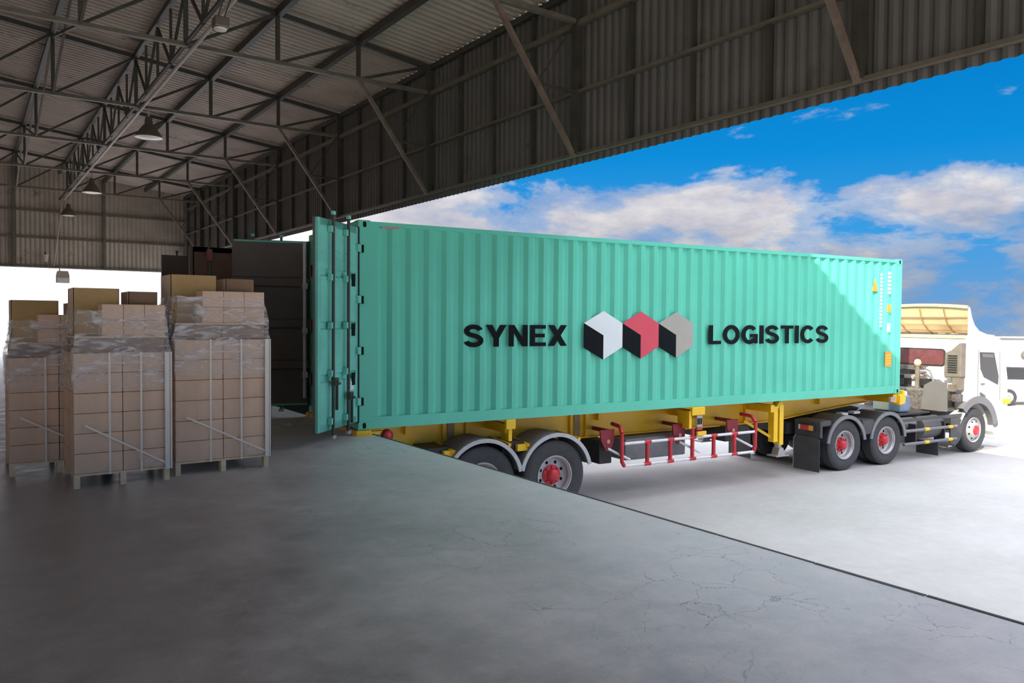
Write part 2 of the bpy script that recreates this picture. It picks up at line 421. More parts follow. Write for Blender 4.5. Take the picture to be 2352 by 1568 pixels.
# ================================================================== ROOF STEEL
PP = [FX - 2.15 * KB * i for i in range(11)]      # panel points in x
PP = [p for p in PP if p > -8.5]
BC = zz(7.93)
ordinal = ['nearest', 'second', 'third', 'fourth', 'fifth', 'sixth', 'seventh', 'eighth', 'ninth']
def truss(y, idx):
    t = empty('roof_truss', (0, y, BC))
    far = len(TR) - idx
    tag(t, '%s steel roof truss counted from the far gable wall, with slanting knee brace' % ['', 'first', 'second', 'third', 'fourth', 'fifth', 'sixth', 'seventh', 'eighth', 'ninth'][far], 'roof truss', 'steel roof trusses')
    tb = 'dark_steel'
    m = MB()
    m.beam((FX - 0.06, 0, roof_z(FX) - 0.05 - BC), (0, 0, roof_z(0) - 0.05 - BC), 0.09, 0.09)
    m.beam((0, 0, roof_z(0) - 0.05 - BC), (X_BACK, 0, roof_z(X_BACK) - 0.05 - BC), 0.09, 0.09)
    m.build('top_chord', tb, t)
    m = MB(); m.beam((FX - 0.06, 0, 0), (X_BACK, 0, 0), 0.09, 0.068); m.build('bottom_chord', 'rail_steel', t)
    for i, x in enumerate(PP):
        if i:
            m = MB(); m.beam((x, 0, 0), (x, 0, roof_z(x) - 0.05 - BC), 0.068, 0.068); m.build('post', tb, t)
            x1 = PP[i - 1]
            m = MB(); m.beam((x, 0, 0), (x1 - (0.07 if i == 1 else 0), 0, roof_z(x1) - 0.05 - BC), 0.052, 0.052); m.build('diagonal', tb, t)
    zb = zz(5.10) - BC; zm = zz(6.46) - BC; xm = 9.62 * KB
    m = MB(); m.beam((PP[1], 0, 0), (FX - 0.06, 0, zb), 0.068, 0.068); m.build('knee_brace', 'brace_steel', t)
    m = MB(); m.beam((xm, 0, zm), (FX - 0.06, 0, zm), 0.038, 0.038); m.build('strut', tb, t)
    m = MB(); m.beam((xm, 0, zm), (FX - 0.06, 0, 0), 0.022, 0.022); m.build('brace_rod', tb, t)
    return t
for i, y in enumerate(TR): truss(y, i)
place = {1: 'nearest the hanging front wall', 2: 'second in from the hanging front wall', 3: 'directly above the lattice girder', 4: 'fourth in from the hanging front wall', 5: 'nearest the roof ridge'}
for i, x in enumerate(PP[1:6], 1):
    m = MB(); h = 0.15 if i in (1, 2) else 0.11
    m.bb(x - 0.052, x + 0.052, Y_NEAR + 0.1, Y_FAR - 0.1, roof_z(x) + 0.03 - h, roof_z(x) + 0.03)
    tag(m.build('purlin', 'dark_steel', origin=(x, 20, roof_z(x))), 'long dark steel purlin under the roof sheets, ' + place[i], 'purlin', 'purlins')
# longitudinal lattice girder at x = 4.25, between neighbouring trusses
XL = PP[3]
lg = empty('lattice_girder', (XL, 20, BC)); tag(lg, 'long steel lattice girder running the length of the shed between the trusses', 'girder')
m = MB(); m.beam((0, Y_NEAR - 19.8, 0.02), (0, Y_FAR - 20.2, 0.02), 0.052, 0.052); m.build('bottom_chord', 'dark_steel', lg)
zt = roof_z(XL) - 0.13 - BC
for a, b in zip(TR[:-1], TR[1:]):
    n = 4
    for k in range(n):
        p = a + (b - a) * k / n - 20; q = a + (b - a) * (k + 1) / n - 20
        if k:
            m = MB(); m.beam((0, p, 0), (0, p, zt), 0.045, 0.045); m.build('post', 'dark_steel', lg)
        m = MB()
        m.beam((0, p, 0 if k % 2 else zt), (0, q, zt if k % 2 else 0), 0.045, 0.045); m.build('diagonal', 'dark_steel', lg)
# light sway rods along the next panel line
for x, nm in ((PP[4], 'fourth'),):
    t = empty('sway_bracing', (x, 20, BC)); tag(t, 'steel sway bracing between trusses at the left of the roof', 'bracing')
    for j, (a, b) in enumerate(zip(TR[:-1], TR[1:])):
        m = MB(); m.beam((0, a - 20, 0.0), (0, b - 20, roof_z(x) - .13 - BC), 0.045, 0.045); m.build('rod', 'dark_steel', t)
        m = MB(); m.beam((0, a - 20, roof_z(x) - .13 - BC), (0, b - 20, 0), 0.045, 0.045); m.build('rod', 'rail_steel', t)
# conduit with lamps
ZC = BC - 0.075
m = MB(); m.tube((XL + 0.09, Y_NEAR + 3, ZC), (XL + 0.09, Y_FAR - 0.2, ZC), 0.033, 8)
m.tube((XL + 0.09, Y_FAR - 0.2, ZC), (XL - 0.22, Y_FAR - 0.14, zz(4.35)), 0.03, 8)
tag(m.build('conduit', 'conduit', origin=(XL, 20, ZC)), 'pale metal conduit pipe running under the roof trusses to the far wall', 'conduit')
def bell_lamp(x, y, label, r=0.30):
    t = empty('pendant_lamp', (x, y, ZC - 0.62)); tag(t, label, 'lamp', 'pendant lamps under the roof')
    MB().lathe([(0.05, 0.47), (0.075, 0.44), (0.09, 0.30), (0.13, 0.26), (0.20, 0.165), (0.26, 0.075), (r, 0.0), (r - 0.01, 0.0), (0.25, 0.075), (0.18, 0.165), (0.08, 0.27)], (0, 0, 0), 'z', 28).build('lamp_shade', 'lamp_metal', t, smooth=40)
    MB().lathe([(0.0, -0.028), (0.15, -0.022), (r - 0.015, 0.004), (r - 0.01, 0.02)], (0, 0, 0), 'z', 28).build('lens', 'lamp_lens', t, smooth=60)
    MB().tube((0, 0, 0.45), (0, 0, 0.66), 0.022, 8).build('hanger', 'conduit', t)
bell_lamp(XL + 0.24, TR[-4] - 0.1, 'dark bell pendant lamp, largest and nearest of those under the trusses')
bell_lamp(XL + 0.24, TR[-2] - 0.1, 'dark bell pendant lamp halfway along the conduit, second largest')
bell_lamp(XL + 0.24, Y_FAR - 0.9, 'small pendant lamp right in front of the far gable wall', 0.28)
# small box floodlight high up near the viewer
t = empty('floodlight', (4.0 * KB, 15.3 * KB, zz(7.05))); tag(t, 'small box floodlight on two wire hangers at the top of the picture', 'floodlight')
MB().box((0, 0, 0.09), (0.20, 0.20, 0.15)).build('housing', 'lamp_metal', t, bevel=0.02)
MB().lathe([(0.0, -0.015), (0.075, -0.011), (0.09, 0.015)], (0, 0, 0), 'z', 20).build('lens', 'lamp_lens', t, smooth=60)
MB().tube((0.04, 0, 0.15), (0.21, 0.08, 0.64), 0.01, 6).build('hanger', 'dark_steel', t)
MB().tube((-0.04, 0, 0.15), (0.08, -0.08, 0.64), 0.01, 6).build('hanger', 'dark_steel', t)
# floodlights on the bottom rail of the far wall
t = empty('floodlight', (4.35 * KB, Y_FAR - 0.26, zz(3.42))); tag(t, 'grey box floodlight hanging below the far gable wall', 'floodlight')
MB().prism([(-0.24, 0.0), (0.24, 0.0), (0.24, 0.31), (0.19, 0.49), (-0.19, 0.49), (-0.24, 0.31)], -0.12, 0.12, 'y').build('housing', 'conduit', t, bevel=0.02)
MB().box((0, -0.125, 0.12), (0.40, 0.02, 0.19)).build('lens', 'lamp_lens', t)
MB().tube((-0.09, 0.08, 0.48), (-0.09, 0.19, 0.67), 0.022, 8).build('bracket', 'conduit', t)
t = empty('floodlight', (3.55 * KB, Y_FAR - 0.2, zz(4.55))); tag(t, 'small tilted spotlight on the bottom edge of the far gable wall', 'floodlight')
MB().lathe([(0.0, 0.0), (0.075, 0.0), (0.13, 0.28), (0.0, 0.27)], (0, 0, 0), 'z', 18).build('housing', 'conduit', t, smooth=50)
MB().beam((0, 0.02, 0.27), (0.02, 0.13, 0.39), 0.04, 0.04).build('bracket', 'dark_steel', t)

# ================================================================== CONTAINER TRUCK
P0 = (4.41, 9.92, YARD); RZ = R(-4.99)
CL, CW, CH, CB = 12.192, 2.438, 2.896, 1.525
CT = CB + CH
def container_body(t, paint, length=CL, detail=True, inside='inner_grey'):
    # posts
    for s0 in (0.0, length - 0.16):
        for w0 in (0.0, CW - 0.16):
            MB().bb(s0, s0 + 0.16, w0 + 0.004, w0 + 0.156, CB + 0.11, CT - 0.11).build('corner_post', paint, t)
    cast = None
    for s0 in (0.0, length - 0.178):
        for w0 in (0.0, CW - 0.162):
            for z0 in (CB, CT - 0.118):
                m = MB(); m.bb(s0 - 0.004, s0 + 0.178, w0 - 0.004, w0 + 0.166, z0, z0 + 0.118)
                o = m.build('corner_casting', paint, t, bevel=0.01)
                if w0 == 0.0 and detail:
                    MB().prism([(s0 + 0.089 + 0.026 * math.cos(a) , z0 + 0.059 + (0.018 if math.sin(a) > 0 else -0.018) + 0.022 * math.sin(a)) for a in [R(i * 30) for i in range(12)]], -0.0055, 0.004, 'y').build('hole', 'ink', o)
    # rails
    for w0 in (0.006, CW - 0.086):
        MB().bb(0.14, length - 0.14, w0, w0 + 0.08, CB + 0.012, CB + 0.172).build('bottom_rail', paint, t)
        MB().bb(0.14, length - 0.14, w0, w0 + 0.06, CT - 0.075, CT - 0.012).build('top_rail', paint, t)
    # side panels
    a, b = 0.16, length - 0.16
    prof = [(a, 0.012), (a + 0.06, 0.012)]
    for p, d in trap(a + 0.06, b - 0.06, 0.278, 0.042, (0.27, 0.27)): prof.append((p, 0.012 + d))
    prof.append((b, 0.012))
    side = None
    for w, sg in ((0, 1), (CW, -1)):
        A = [Vector((p, w + sg * d, CB + 0.15)) for p, d in prof]; B = [Vector((p, w + sg * d, CT - 0.05)) for p, d in prof]
        o = MB().strip(A, B).build('side_panel', [paint], t)
        if side is None: side = o
    # roof, front, floor, rear frame
    pr = trap(0.14, length - 0.14, 0.278, -0.02)
    MB().strip([Vector((p, 0.05, CT - 0.02 + d)) for p, d in pr], [Vector((p, CW - 0.05, CT - 0.02 + d)) for p, d in pr]).build('roof_panel', paint, t)
    MB().strip([Vector((length - 0.02 - d, p, CB + 0.1)) for p, d in trap(0.15, CW - 0.15, 0.25, 0.045)], [Vector((length - 0.02 - d, p, CT - 0.05)) for p, d in trap(0.15, CW - 0.15, 0.25, 0.045)]).build('front_panel', paint, t)
    MB().bb(length - 0.12, length - 0.02, 0.15, CW - 0.15, CB + 0.01, CB + 0.14).build('front_sill', paint, t)
    MB().bb(0.05, length - 0.1, 0.07, CW - 0.07, CB + 0.11, CB + 0.15).build('floor_board', inside, t)
    MB().bb(0.0, 0.10, 0.15, CW - 0.15, CB + 0.01, CB + 0.13).build('door_sill', paint, t)
    MB().bb(0.0, 0.10, 0.15, CW - 0.15, CT - 0.12, CT - 0.01).build('door_header', paint, t)
    return side
DZ0, DZ1, DW = CB + 0.12, CT - 0.11, 1.17
def door(t, hinge_y, ang, side, paint, inner, rods=True, marks=None, rodmat='dark_steel', lining=True):
    """door leaf in its own frame: x from hinge to free edge, outer face at -y*side"""
    d = empty('door', (-0.02, hinge_y, 0), ang, t)
    sg = side
    th = 0.05
    o = MB()
    # pressed outer sheet: three shallow horizontal valleys
    H = DZ1 - DZ0
    prof = [(DZ0, 0)]
    for k in range(1, 4):
        zc = DZ0 + H * k / 4
        prof += [(zc - 0.055, 0), (zc - 0.035, 0.022), (zc + 0.035, 0.022), (zc + 0.055, 0)]
    prof.append((DZ1, 0))
    o.strip([Vector((0.05, -sg * (0.03 - dd), z)) for z, dd in prof], [Vector((DW - 0.05, -sg * (0.03 - dd), z)) for z, dd in prof])
    o.build('door_panel', paint, d)
    f = MB(); f.bb(0.0, 0.075, -0.036, 0.03, DZ0, DZ1); f.bb(DW - 0.07, DW, -0.036, 0.03, DZ0, DZ1)
    f.bb(0.07, DW - 0.06, -0.036, 0.03, DZ0, DZ0 + 0.09); f.bb(0.07, DW - 0.06, -0.036, 0.03, DZ1 - 0.09, DZ1)
    f.build('door_frame', paint, d)
    if lining:
        q = MB(); pr = [(DZ0 + 0.03, 0)]
        for k in range(1, 4):
            zc = DZ0 + H * k / 4
            pr += [(zc - 0.085, 0), (zc - 0.06, 0.045), (zc + 0.06, 0.045), (zc + 0.085, 0)]
        pr.append((DZ1 - 0.03, 0))
        q.strip([Vector((0.0, sg * (0.034 + dd), z)) for z, dd in pr], [Vector((DW, sg * (0.034 + dd), z)) for z, dd in pr])
        q.bb(0.0, 0.02, min(0, sg * .034), max(0, sg * .034), DZ0, DZ1); q.bb(DW - .02, DW + 0.004, min(sg * .006, sg * .038), max(sg * .006, sg * .038), DZ0 - .004, DZ1 + .004); q.bb(0, DW, min(-sg * .03, sg * .036), max(-sg * .03, sg * .036), DZ1 - 0.003, DZ1 + 0.004); q.bb(0, DW, min(-sg * .03, sg * .036), max(-sg * .03, sg * .036), DZ0 - 0.004, DZ0 + 0.003)
        q.build('inner_lining', inner, d)
    for z in [DZ0 + 0.28 + (H - 0.56) * k / 3 for k in range(4)]:
        MB().bb(-0.05, 0.075, -sg * 0.068, -sg * 0.03, z - 0.05, z + 0.05).build('hinge', 'teal_scuffed' if paint.startswith('teal') else paint, d)
        MB().tube((-0.03, -sg * 0.04, z - 0.07), (-0.03, -sg * 0.04, z + 0.07), 0.022, 8).build('hinge_pin', rodmat, d)
    MB().bb(-0.028, 0.012, min(-sg * 0.048, sg * 0.02), max(-sg * 0.048, sg * 0.02), DZ0 - 0.02, DZ1 + 0.01).build('gasket', 'black_frame', d)
    if rods:
        for x in (0.42, 0.86):
            r_ = MB().tube((x, -sg * 0.085, DZ0 - 0.10), (x, -sg * 0.085, DZ1 + 0.10), 0.021, 10).build('lock_rod', rodmat, d, smooth=40)
            for k in range(5):
                z = DZ0 + 0.12 + (H - 0.24) * k / 4
                MB().box((x, -sg * 0.062, z), (0.12, 0.06, 0.085)).build('rod_bracket', paint, d, bevel=0.008)
            MB().box((x, -sg * 0.085, DZ0 - 0.085), (0.09, 0.05, 0.05)).build('cam', 'bare_steel', d, bevel=0.01)
            MB().box((x, -sg * 0.085, DZ1 + 0.085), (0.06, 0.05, 0.05)).build('cam', paint, d, bevel=0.01)
            hz = DZ0 + 0.62 if x > 0.6 else DZ0 + 0.40
            m = MB(); m.tube((x, -sg * 0.12, hz), (x - 0.10, -sg * 0.13, hz - 0.03), 0.018, 8); m.beam((x - 0.02, -sg * 0.125, hz + 0.02), (x - 0.02, -sg * 0.125, hz - 0.36), 0.035, 0.02)
            m.box((x - 0.02, -sg * 0.10, hz), (0.10, 0.06, 0.10))
            m.build('handle', rodmat, d)
        for k in range(1, 4):
            zc = DZ0 + H * k / 4
            MB().box((0.17, -sg * 0.042, zc - 0.06), (0.08, 0.012, 0.17)).build('recess_plate', 'ink', d)
    return d
ct = empty('shipping_container', P0, RZ)
tag(ct, 'teal corrugated forty foot shipping container with black lettering and open doors', 'container')
side = container_body(ct, 'teal')
nd = door(ct, 0.03, R(226.5), -1, 'teal_scuffed', 'inner_grey')
fd = door(ct, CW - 0.03, R(169.4), 1, 'teal_scuffed', 'inner_grey')
# dark hinge slots in the near rear post, a pale sticker and worn chalk marks on the near door
for k in range(4):
    zc = DZ0 + 0.28 + (DZ1 - DZ0 - 0.56) * k / 3
    MB().bb(0.045, 0.08, -0.002, 0.006, zc - 0.06, zc + 0.05).build('hinge_slot', 'ink', ct)
MB().box((0.20, 0.034, DZ0 + 0.52), (0.11, 0.006, 0.12)).build('sticker', 'logo_white', nd)
for x, z, l in ((0.26, 0.34, 0.16), (0.34, 0.42, 0.12), (0.22, 0.52, 0.10), (0.30, 0.60, 0.12), (0.64, 0.40, 0.13), (0.60, 0.50, 0.10)):
    MB().beam((x - l / 2, 0.034, DZ1 - z), (x + l / 2, 0.034, DZ1 - z + 0.03), 0.004, 0.014).build('chalk_mark', 'teal', nd)
# pale seal tube on the far door frame
m = MB(); m.tube((-0.10, CW - 0.10, DZ0 + 0.12), (-0.10, CW - 0.10, DZ1 - 0.02), 0.028, 8)
for k in range(3): m.box((-0.10, CW - 0.12, DZ0 + 0.5 + 0.72 * k), (0.07, 0.07, 0.09))
m.build('seal_tube', 'white_seal', ct, smooth=40)
# scuffed paint at the top corner
MB().prism([(0.32, CT - .10), (0.60, CT - .095), (0.66, CT - .075), (0.56, CT - 0.062), (0.36, CT - .066)], 0.002, 0.008, 'y').build('paint_scuff', 'rust_patch', ct)
# ---- lettering
def text_mesh(body, s0, s1, z0, z1, bold):
    cu = bpy.data.curves.new('t', 'FONT'); cu.body = body; cu.size = 1; cu.offset = bold; cu.extrude = 0.0; cu.space_character = 1.08
    o = bpy.data.objects.new('t', cu); COL.objects.link(o)
    dg = bpy.context.evaluated_depsgraph_get(); dg.update()
    me = bpy.data.meshes.new_from_object(o.evaluated_get(dg))
    bpy.data.objects.remove(o); bpy.data.curves.remove(cu)
    xs = [v.co.x for v in me.vertices]; ys = [v.co.y for v in me.vertices]
    ax, bx, ay, by = min(xs), max(xs), min(ys), max(ys)
    bm = bmesh.new(); bm.from_mesh(me)
    for v in bm.verts:
        v.co = Vector((s0 + (v.co.x - ax) / (bx - ax) * (s1 - s0), 0.0095, z0 + (v.co.y - ay) / (by - ay) * (z1 - z0)))
    r = bmesh.ops.extrude_face_region(bm, geom=bm.faces[:])
    for e in r['geom']:
        if isinstance(e, bmesh.types.BMVert): e.co.y -= 0.006
    bmesh.ops.recalc_face_normals(bm, faces=bm.faces[:])
    bm.to_mesh(me); bm.free()
    return me
ZT = 1.37 - YARD        # centre height of the lettering above the yard
def lettering(body, s0, s1, z0, z1, bold, mt, name='lettering'):
    me = text_mesh(body, s0, s1, z0, z1, bold); me.materials.clear(); me.materials.append(MATS[mt]); me.name = name
    return put(me, name, side)
def arcpts(cx, cy, rx, ry, a0, a1, n=14):
    return [(cx + rx * math.cos(R(a0 + (a1 - a0) * i / n)), cy + ry * math.sin(R(a0 + (a1 - a0) * i / n))) for i in range(n + 1)]
def stroke(pts, w):
    """thick polyline -> list of quads in the letter plane"""
    Lp, Rp = [], []
    for i, p in enumerate(pts):
        a = Vector(pts[max(0, i - 1)]); b = Vector(pts[min(len(pts) - 1, i + 1)])
        d = (b - a).normalized(); nrm = Vector((-d.y, d.x)); q = Vector(p)
        Lp.append(q + nrm * w / 2); Rp.append(q - nrm * w / 2)
    return [[Lp[i], Lp[i + 1], Rp[i + 1], Rp[i]] for i in range(len(pts) - 1)]
def glyph(ch):
    """heavy grotesque capitals on a unit cap height; returns (width, polygons)"""
    w = 0.208
    if ch == 'I': return 0.22, [[(0, 0), (.22, 0), (.22, 1), (0, 1)]]
    if ch == 'L': return 0.60, [[(0, 0), (w, 0), (w, 1), (0, 1)], [(w, 0), (.60, 0), (.60, .18), (w, .18)]]
    if ch == 'T': return 0.70, [[(.35 - w / 2, 0), (.35 + w / 2, 0), (.35 + w / 2, .82), (.35 - w / 2, .82)], [(0, .82), (.70, .82), (.70, 1), (0, 1)]]
    if ch == 'E': return 0.66, [[(0, 0), (w, 0), (w, 1), (0, 1)]] + [[(w, a), (x, a), (x, a + .175), (w, a + .175)] for a, x in ((0, .66), (.415, .61), (.825, .65))]
    if ch == 'N': return 0.76, [[(0, 0), (.20, 0), (.20, 1), (0, 1)], [(.56, 0), (.76, 0), (.76, 1), (.56, 1)], [(0.0, 1), (.22, 1), (.76, 0), (.54, 0)]]
    if ch == 'Y': return 0.80, [[(.40 - w / 2, 0), (.40 + w / 2, 0), (.40 + w / 2, .42), (.40 - w / 2, .42)], [(0, 1), (.25, 1), (.40 + w / 2, .42), (.40 - w / 2, .38)], [(.55, 1), (.80, 1), (.40 + w / 2, .38), (.40 - w / 2, .42)]]
    if ch == 'X': return 0.80, [[(0, 1), (.26, 1), (.80, 0), (.54, 0)], [(.54, 1), (.80, 1), (.26, 0), (0, 0)]]
    if ch == 'O': return 0.84, stroke(arcpts(.42, .5, .42 - w / 2, .515 - w / 2, 0, 360, 40), w)
    if ch == 'C': return 0.80, stroke(arcpts(.42, .5, .42 - w / 2, .515 - w / 2, 42, 318, 34), w)
    if ch == 'G':
        return 0.84, stroke(arcpts(.42, .5, .42 - w / 2, .515 - w / 2, 40, 325, 34), w) + [[(.44, .36), (.84, .36), (.84, .53), (.44, .53)], [(.66, .02), (.84, .02), (.84, .40), (.66, .40)]]
    if ch == 'S':
        ww = 0.2
        p = (arcpts(.36, .725, .255, .185, 12, 90, 8) + arcpts(.36, .725, .25, .185, 90, 255, 14)[1:] + [(.40, .505), (.46, .485)]
             + arcpts(.375, .285, .265, .195, 62, -90, 14)[1:] + arcpts(.375, .285, .275, .195, -90, -170, 8)[1:])
        return 0.74, stroke(p, ww)
def word(txt, s0, s1, z0, z1, mt='ink', space=0.09):
    x = 0; cells = []
    for ch in txt:
        gw, polys = glyph(ch); cells.append((x, gw, polys)); x += gw + space
    tot = x - space; kx = (s1 - s0) / tot
    for i, (gx, gw, polys) in enumerate(cells):
        m = MB()
        for j, pl in enumerate(polys):
            pl = [(s0 + (gx + p[0]) * kx, z0 + p[1] * (z1 - z0)) for p in pl]
            n = len(pl); e = 0.0001 * (j % 3)
            m.prism(pl, 0.003 + e, 0.010, 'y')
        m.build('letter', mt, side)
word('SYNEX', 1.623, 3.466, ZT - 0.165, ZT + 0.165)
word('LOGISTICS', 6.546, 9.816, ZT - 0.172, ZT + 0.172)
for s0, s1, mt in ((3.797, 4.585, 'logo_white'), (4.585, 5.372, 'logo_red'), (5.372, 6.169, 'logo_stone')):
    zc, h, c = ZT, 0.40, (s0 + s1) / 2
    hexa = [(c, zc + h), (s1, zc + h / 2), (s1, zc - h / 2), (c, zc - h), (c, zc), (s0, zc + h / 2)]
    g = MB().prism(hexa, 0.003, 0.009, 'y').build('emblem', mt, side)
    MB().prism([(s0, zc + h / 2), (c, zc), (c, zc - h), (s0, zc - h / 2)], 0.003, 0.009, 'y').build('emblem_black_face', 'ink', side)  # printed black face of each hexagon
# small markings at the front end: orange triangle, vertical number rows, data squares
MB().prism([(11.18, 3.72), (11.38, 3.72), (11.27, 3.98)], 0.004, 0.010, 'y').build('warning_triangle', 'orange', side)
for k in range(15): MB().bb(11.46, 11.53, 0.004, 0.011, 4.10 - 0.077 * k - 0.052, 4.10 - 0.077 * k).build('marking', 'logo_white', side)
for k in range(6): MB().bb(11.72, 11.82, 0.004, 0.011, 4.14 - 0.082 * k - 0.055, 4.14 - 0.082 * k).build('marking', 'logo_white', side)
MB().bb(11.71, 11.83, 0.004, 0.011, 3.28, 3.45).build('marking', 'orange', side)
MB().bb(11.72, 11.82, 0.004, 0.011, 2.86, 3.05).build('marking', 'logo_white', side)
MB().bb(11.66, 11.88, 0.003, 0.011, 2.12, 2.44).build('notice_plate', 'orange', side)
for k in range(4): MB().bb(11.69, 11.85, 0.0015, 0.005, 2.38 - 0.06 * k - 0.03, 2.38 - 0.06 * k).build('notice_line', 'lemon', side)

# ================================================================== WHEELS
WM = {}
def wheel_meshes():
    tp = [(0.30, 0.03), (0.36, 0.012), (0.44, 0.0), (0.50, 0.012), (0.525, 0.035), (0.532, 0.07), (0.518, 0.075), (0.518, 0.09), (0.532, 0.095), (0.532, 0.18), (0.518, 0.185), (0.518, 0.20), (0.532, 0.205), (0.525, 0.245), (0.50, 0.268), (0.42, 0.28), (0.30, 0.25)]
    WM['tyre'] = MB().lathe(tp, (0, 0, 0), 'y', 40, True).mesh('tyre', 'rubber', smooth=35)
    def rim(dish):
        m = MB().lathe([(0.305, 0.03), (0.30, 0.010), (0.285, 0.012), (0.278, 0.03), (0.262, 0.05), (0.258, dish - 0.02), (0.235, dish), (0.10, dish)], (0, 0, 0), 'y', 36)
        m.cur = 0
        return m
    r1 = rim(0.14); r1.lathe([(0.305, 0.03), (0.305, 0.25)], (0, 0, 0), 'y', 36)
    WM['rim_deep'] = r1.mesh('rim', 'rim_grey', smooth=35)
    m = MB().lathe([(0.305, 0.03), (0.30, 0.010), (0.285, 0.012), (0.275, 0.04), (0.262, 0.06), (0.235, 0.045), (0.19, -0.01), (0.14, -0.035), (0.10, -0.035)], (0, 0, 0), 'y', 36)
    WM['rim_front'] = m.mesh('rim', 'rim_grey', smooth=35)
    m = MB().lathe([(0.15, 0.145), (0.15, 0.115), (0.10, 0.10), (0.095, 0.06), (0.08, 0.02), (0.06, 0.005), (0.0, 0.0)], (0, 0, 0), 'y', 20)
    for i in range(8):
        a = R(45 * i); m.tube((0.125 * math.cos(a), 0.11, 0.125 * math.sin(a)), (0.125 * math.cos(a), 0.075, 0.125 * math.sin(a)), 0.018, 6)
    WM['hub'] = m.mesh('hub', 'red', smooth=35)
    m = MB().lathe([(0.12, -0.03), (0.11, -0.06), (0.07, -0.075), (0.0, -0.08)], (0, 0, 0), 'y', 18)
    WM['hub_front'] = m.mesh('hub', 'red', smooth=35)
    m = MB()
    for i in range(8):
        a = R(45 * i + 22)
        m.lathe([(0.0, 0.1385), (0.026, 0.1385), (0.026, 0.15)], (0.197 * math.cos(a), 0, 0.197 * math.sin(a)), 'y', 10)
    WM['holes'] = m.mesh('hand_holes', 'ink')
    m = MB()
    for i in range(8):
        a = R(45 * i + 22)
        m.lathe([(0.0, 0.002), (0.022, 0.002), (0.022, 0.03)], (0.205 * math.cos(a), 0.0, 0.205 * math.sin(a)), 'y', 10)
    WM['holes_front'] = m.mesh('hand_holes', 'ink')
wheel_meshes()
def wheel(t, s, side_y, r=0.532, dual=True, front=False, far=False):
    k = r / 0.532
    w = put(WM['tyre'], 'wheel', t, (s, side_y, r), (0, 0, math.pi if far else 0)); w.scale = (k, 1, k)
    put(WM['rim_front' if front else 'rim_deep'], 'rim', w)
    put(WM['hub_front' if front else 'hub'], 'hub', w)
    put(WM['holes_front' if front else 'holes'], 'hand_holes', w)
    if dual: put(WM['tyre'], 'inner_tyre', w, (0, 0.31, 0))
    return w
def fender(t, s, y0, y1, r, zc, a0, a1, mt, th=0.018, name='fender', lip=None):
    n = 20; A = [R(a0 + (a1 - a0) * i / n) for i in range(n + 1)]
    o = [(s + (r + th) * math.cos(a), zc + (r + th) * math.sin(a)) for a in A]; i_ = [(s + r * math.cos(a), zc + r * math.sin(a)) for a in A]
    m = MB()
    m.strip([Vector((p[0], y0, p[1])) for p in o], [Vector((p[0], y1, p[1])) for p in o])
    m.strip([Vector((p[0], y0, p[1])) for p in i_], [Vector((p[0], y1, p[1])) for p in i_])
    for y in (y0, y1): m.strip([Vector((p[0], y, p[1])) for p in o], [Vector((p[0], y, p[1])) for p in i_])
    f = m.build(name, mt, t, smooth=40)
    if lip:
        h = lip[1]
        m = MB()
        o2 = [(s + (r - h) * math.cos(a), zc + (r - h) * math.sin(a)) for a in A]
        o3 = [(s + (r + th + 0.008) * math.cos(a), zc + (r + th + 0.008) * math.sin(a)) for a in A]
        for y in (y0 - 0.012, y0 + 0.015): m.strip([Vector((p[0], y, p[1])) for p in o3], [Vector((p[0], y, p[1])) for p in o2])
        for q in (o2, o3): m.strip([Vector((p[0], y0 - 0.012, p[1])) for p in q], [Vector((p[0], y0 + 0.015, p[1])) for p in q])
        m.build('fender_lip', lip[0], f, smooth=40)
    return f

# ================================================================== TRAILER
tl = empty('semi_trailer', P0, RZ)
tag(tl, 'yellow skeletal container trailer with red and white side guard under the teal container', 'trailer')
def ibeam(y):
    prof_b = [(0.05, 1.04), (9.0, 1.04), (9.6, 1.10), (10.6, 1.19), (11.4, 1.25), (12.05, 1.29)]
    m = MB(); m.prism(prof_b + [(12.05, 1.515), (0.05, 1.515)], y - 0.012, y + 0.012, 'y')
    m.bb(0.05, 12.05, y - 0.08, y + 0.08, 1.50, 1.522)
    for (a, za), (b, zb) in zip(prof_b[:-1], prof_b[1:]): m.beam((a, y, za), (b, y, zb), 0.16, 0.024)
    for s in (1.6, 2.0, 4.0, 4.32, 8.2): m.bb(s - 0.008, s + 0.008, y - 0.075, y, 1.05, 1.505)
    m.build('main_beam', 'yellow', tl)
ibeam(0.72); ibeam(1.72)
for s in (1.75, 4.16):
    MB().bb(s - 0.06, s + 0.06, 0.70, 0.73 - 0.045, 1.06, 1.50).build('web_stiffener', 'cream_line', tl)
for s in (1.0, 2.42, 4.6, 6.3, 8.3, 10.4):
    MB().bb(s - 0.05, s + 0.05, 0.06 if s in (2.42, 6.3, 8.3) else 0.6, CW - (0.06 if s in (2.42, 6.3, 8.3) else 0.6), 1.32, 1.46).build('cross_member', 'yellow', tl)
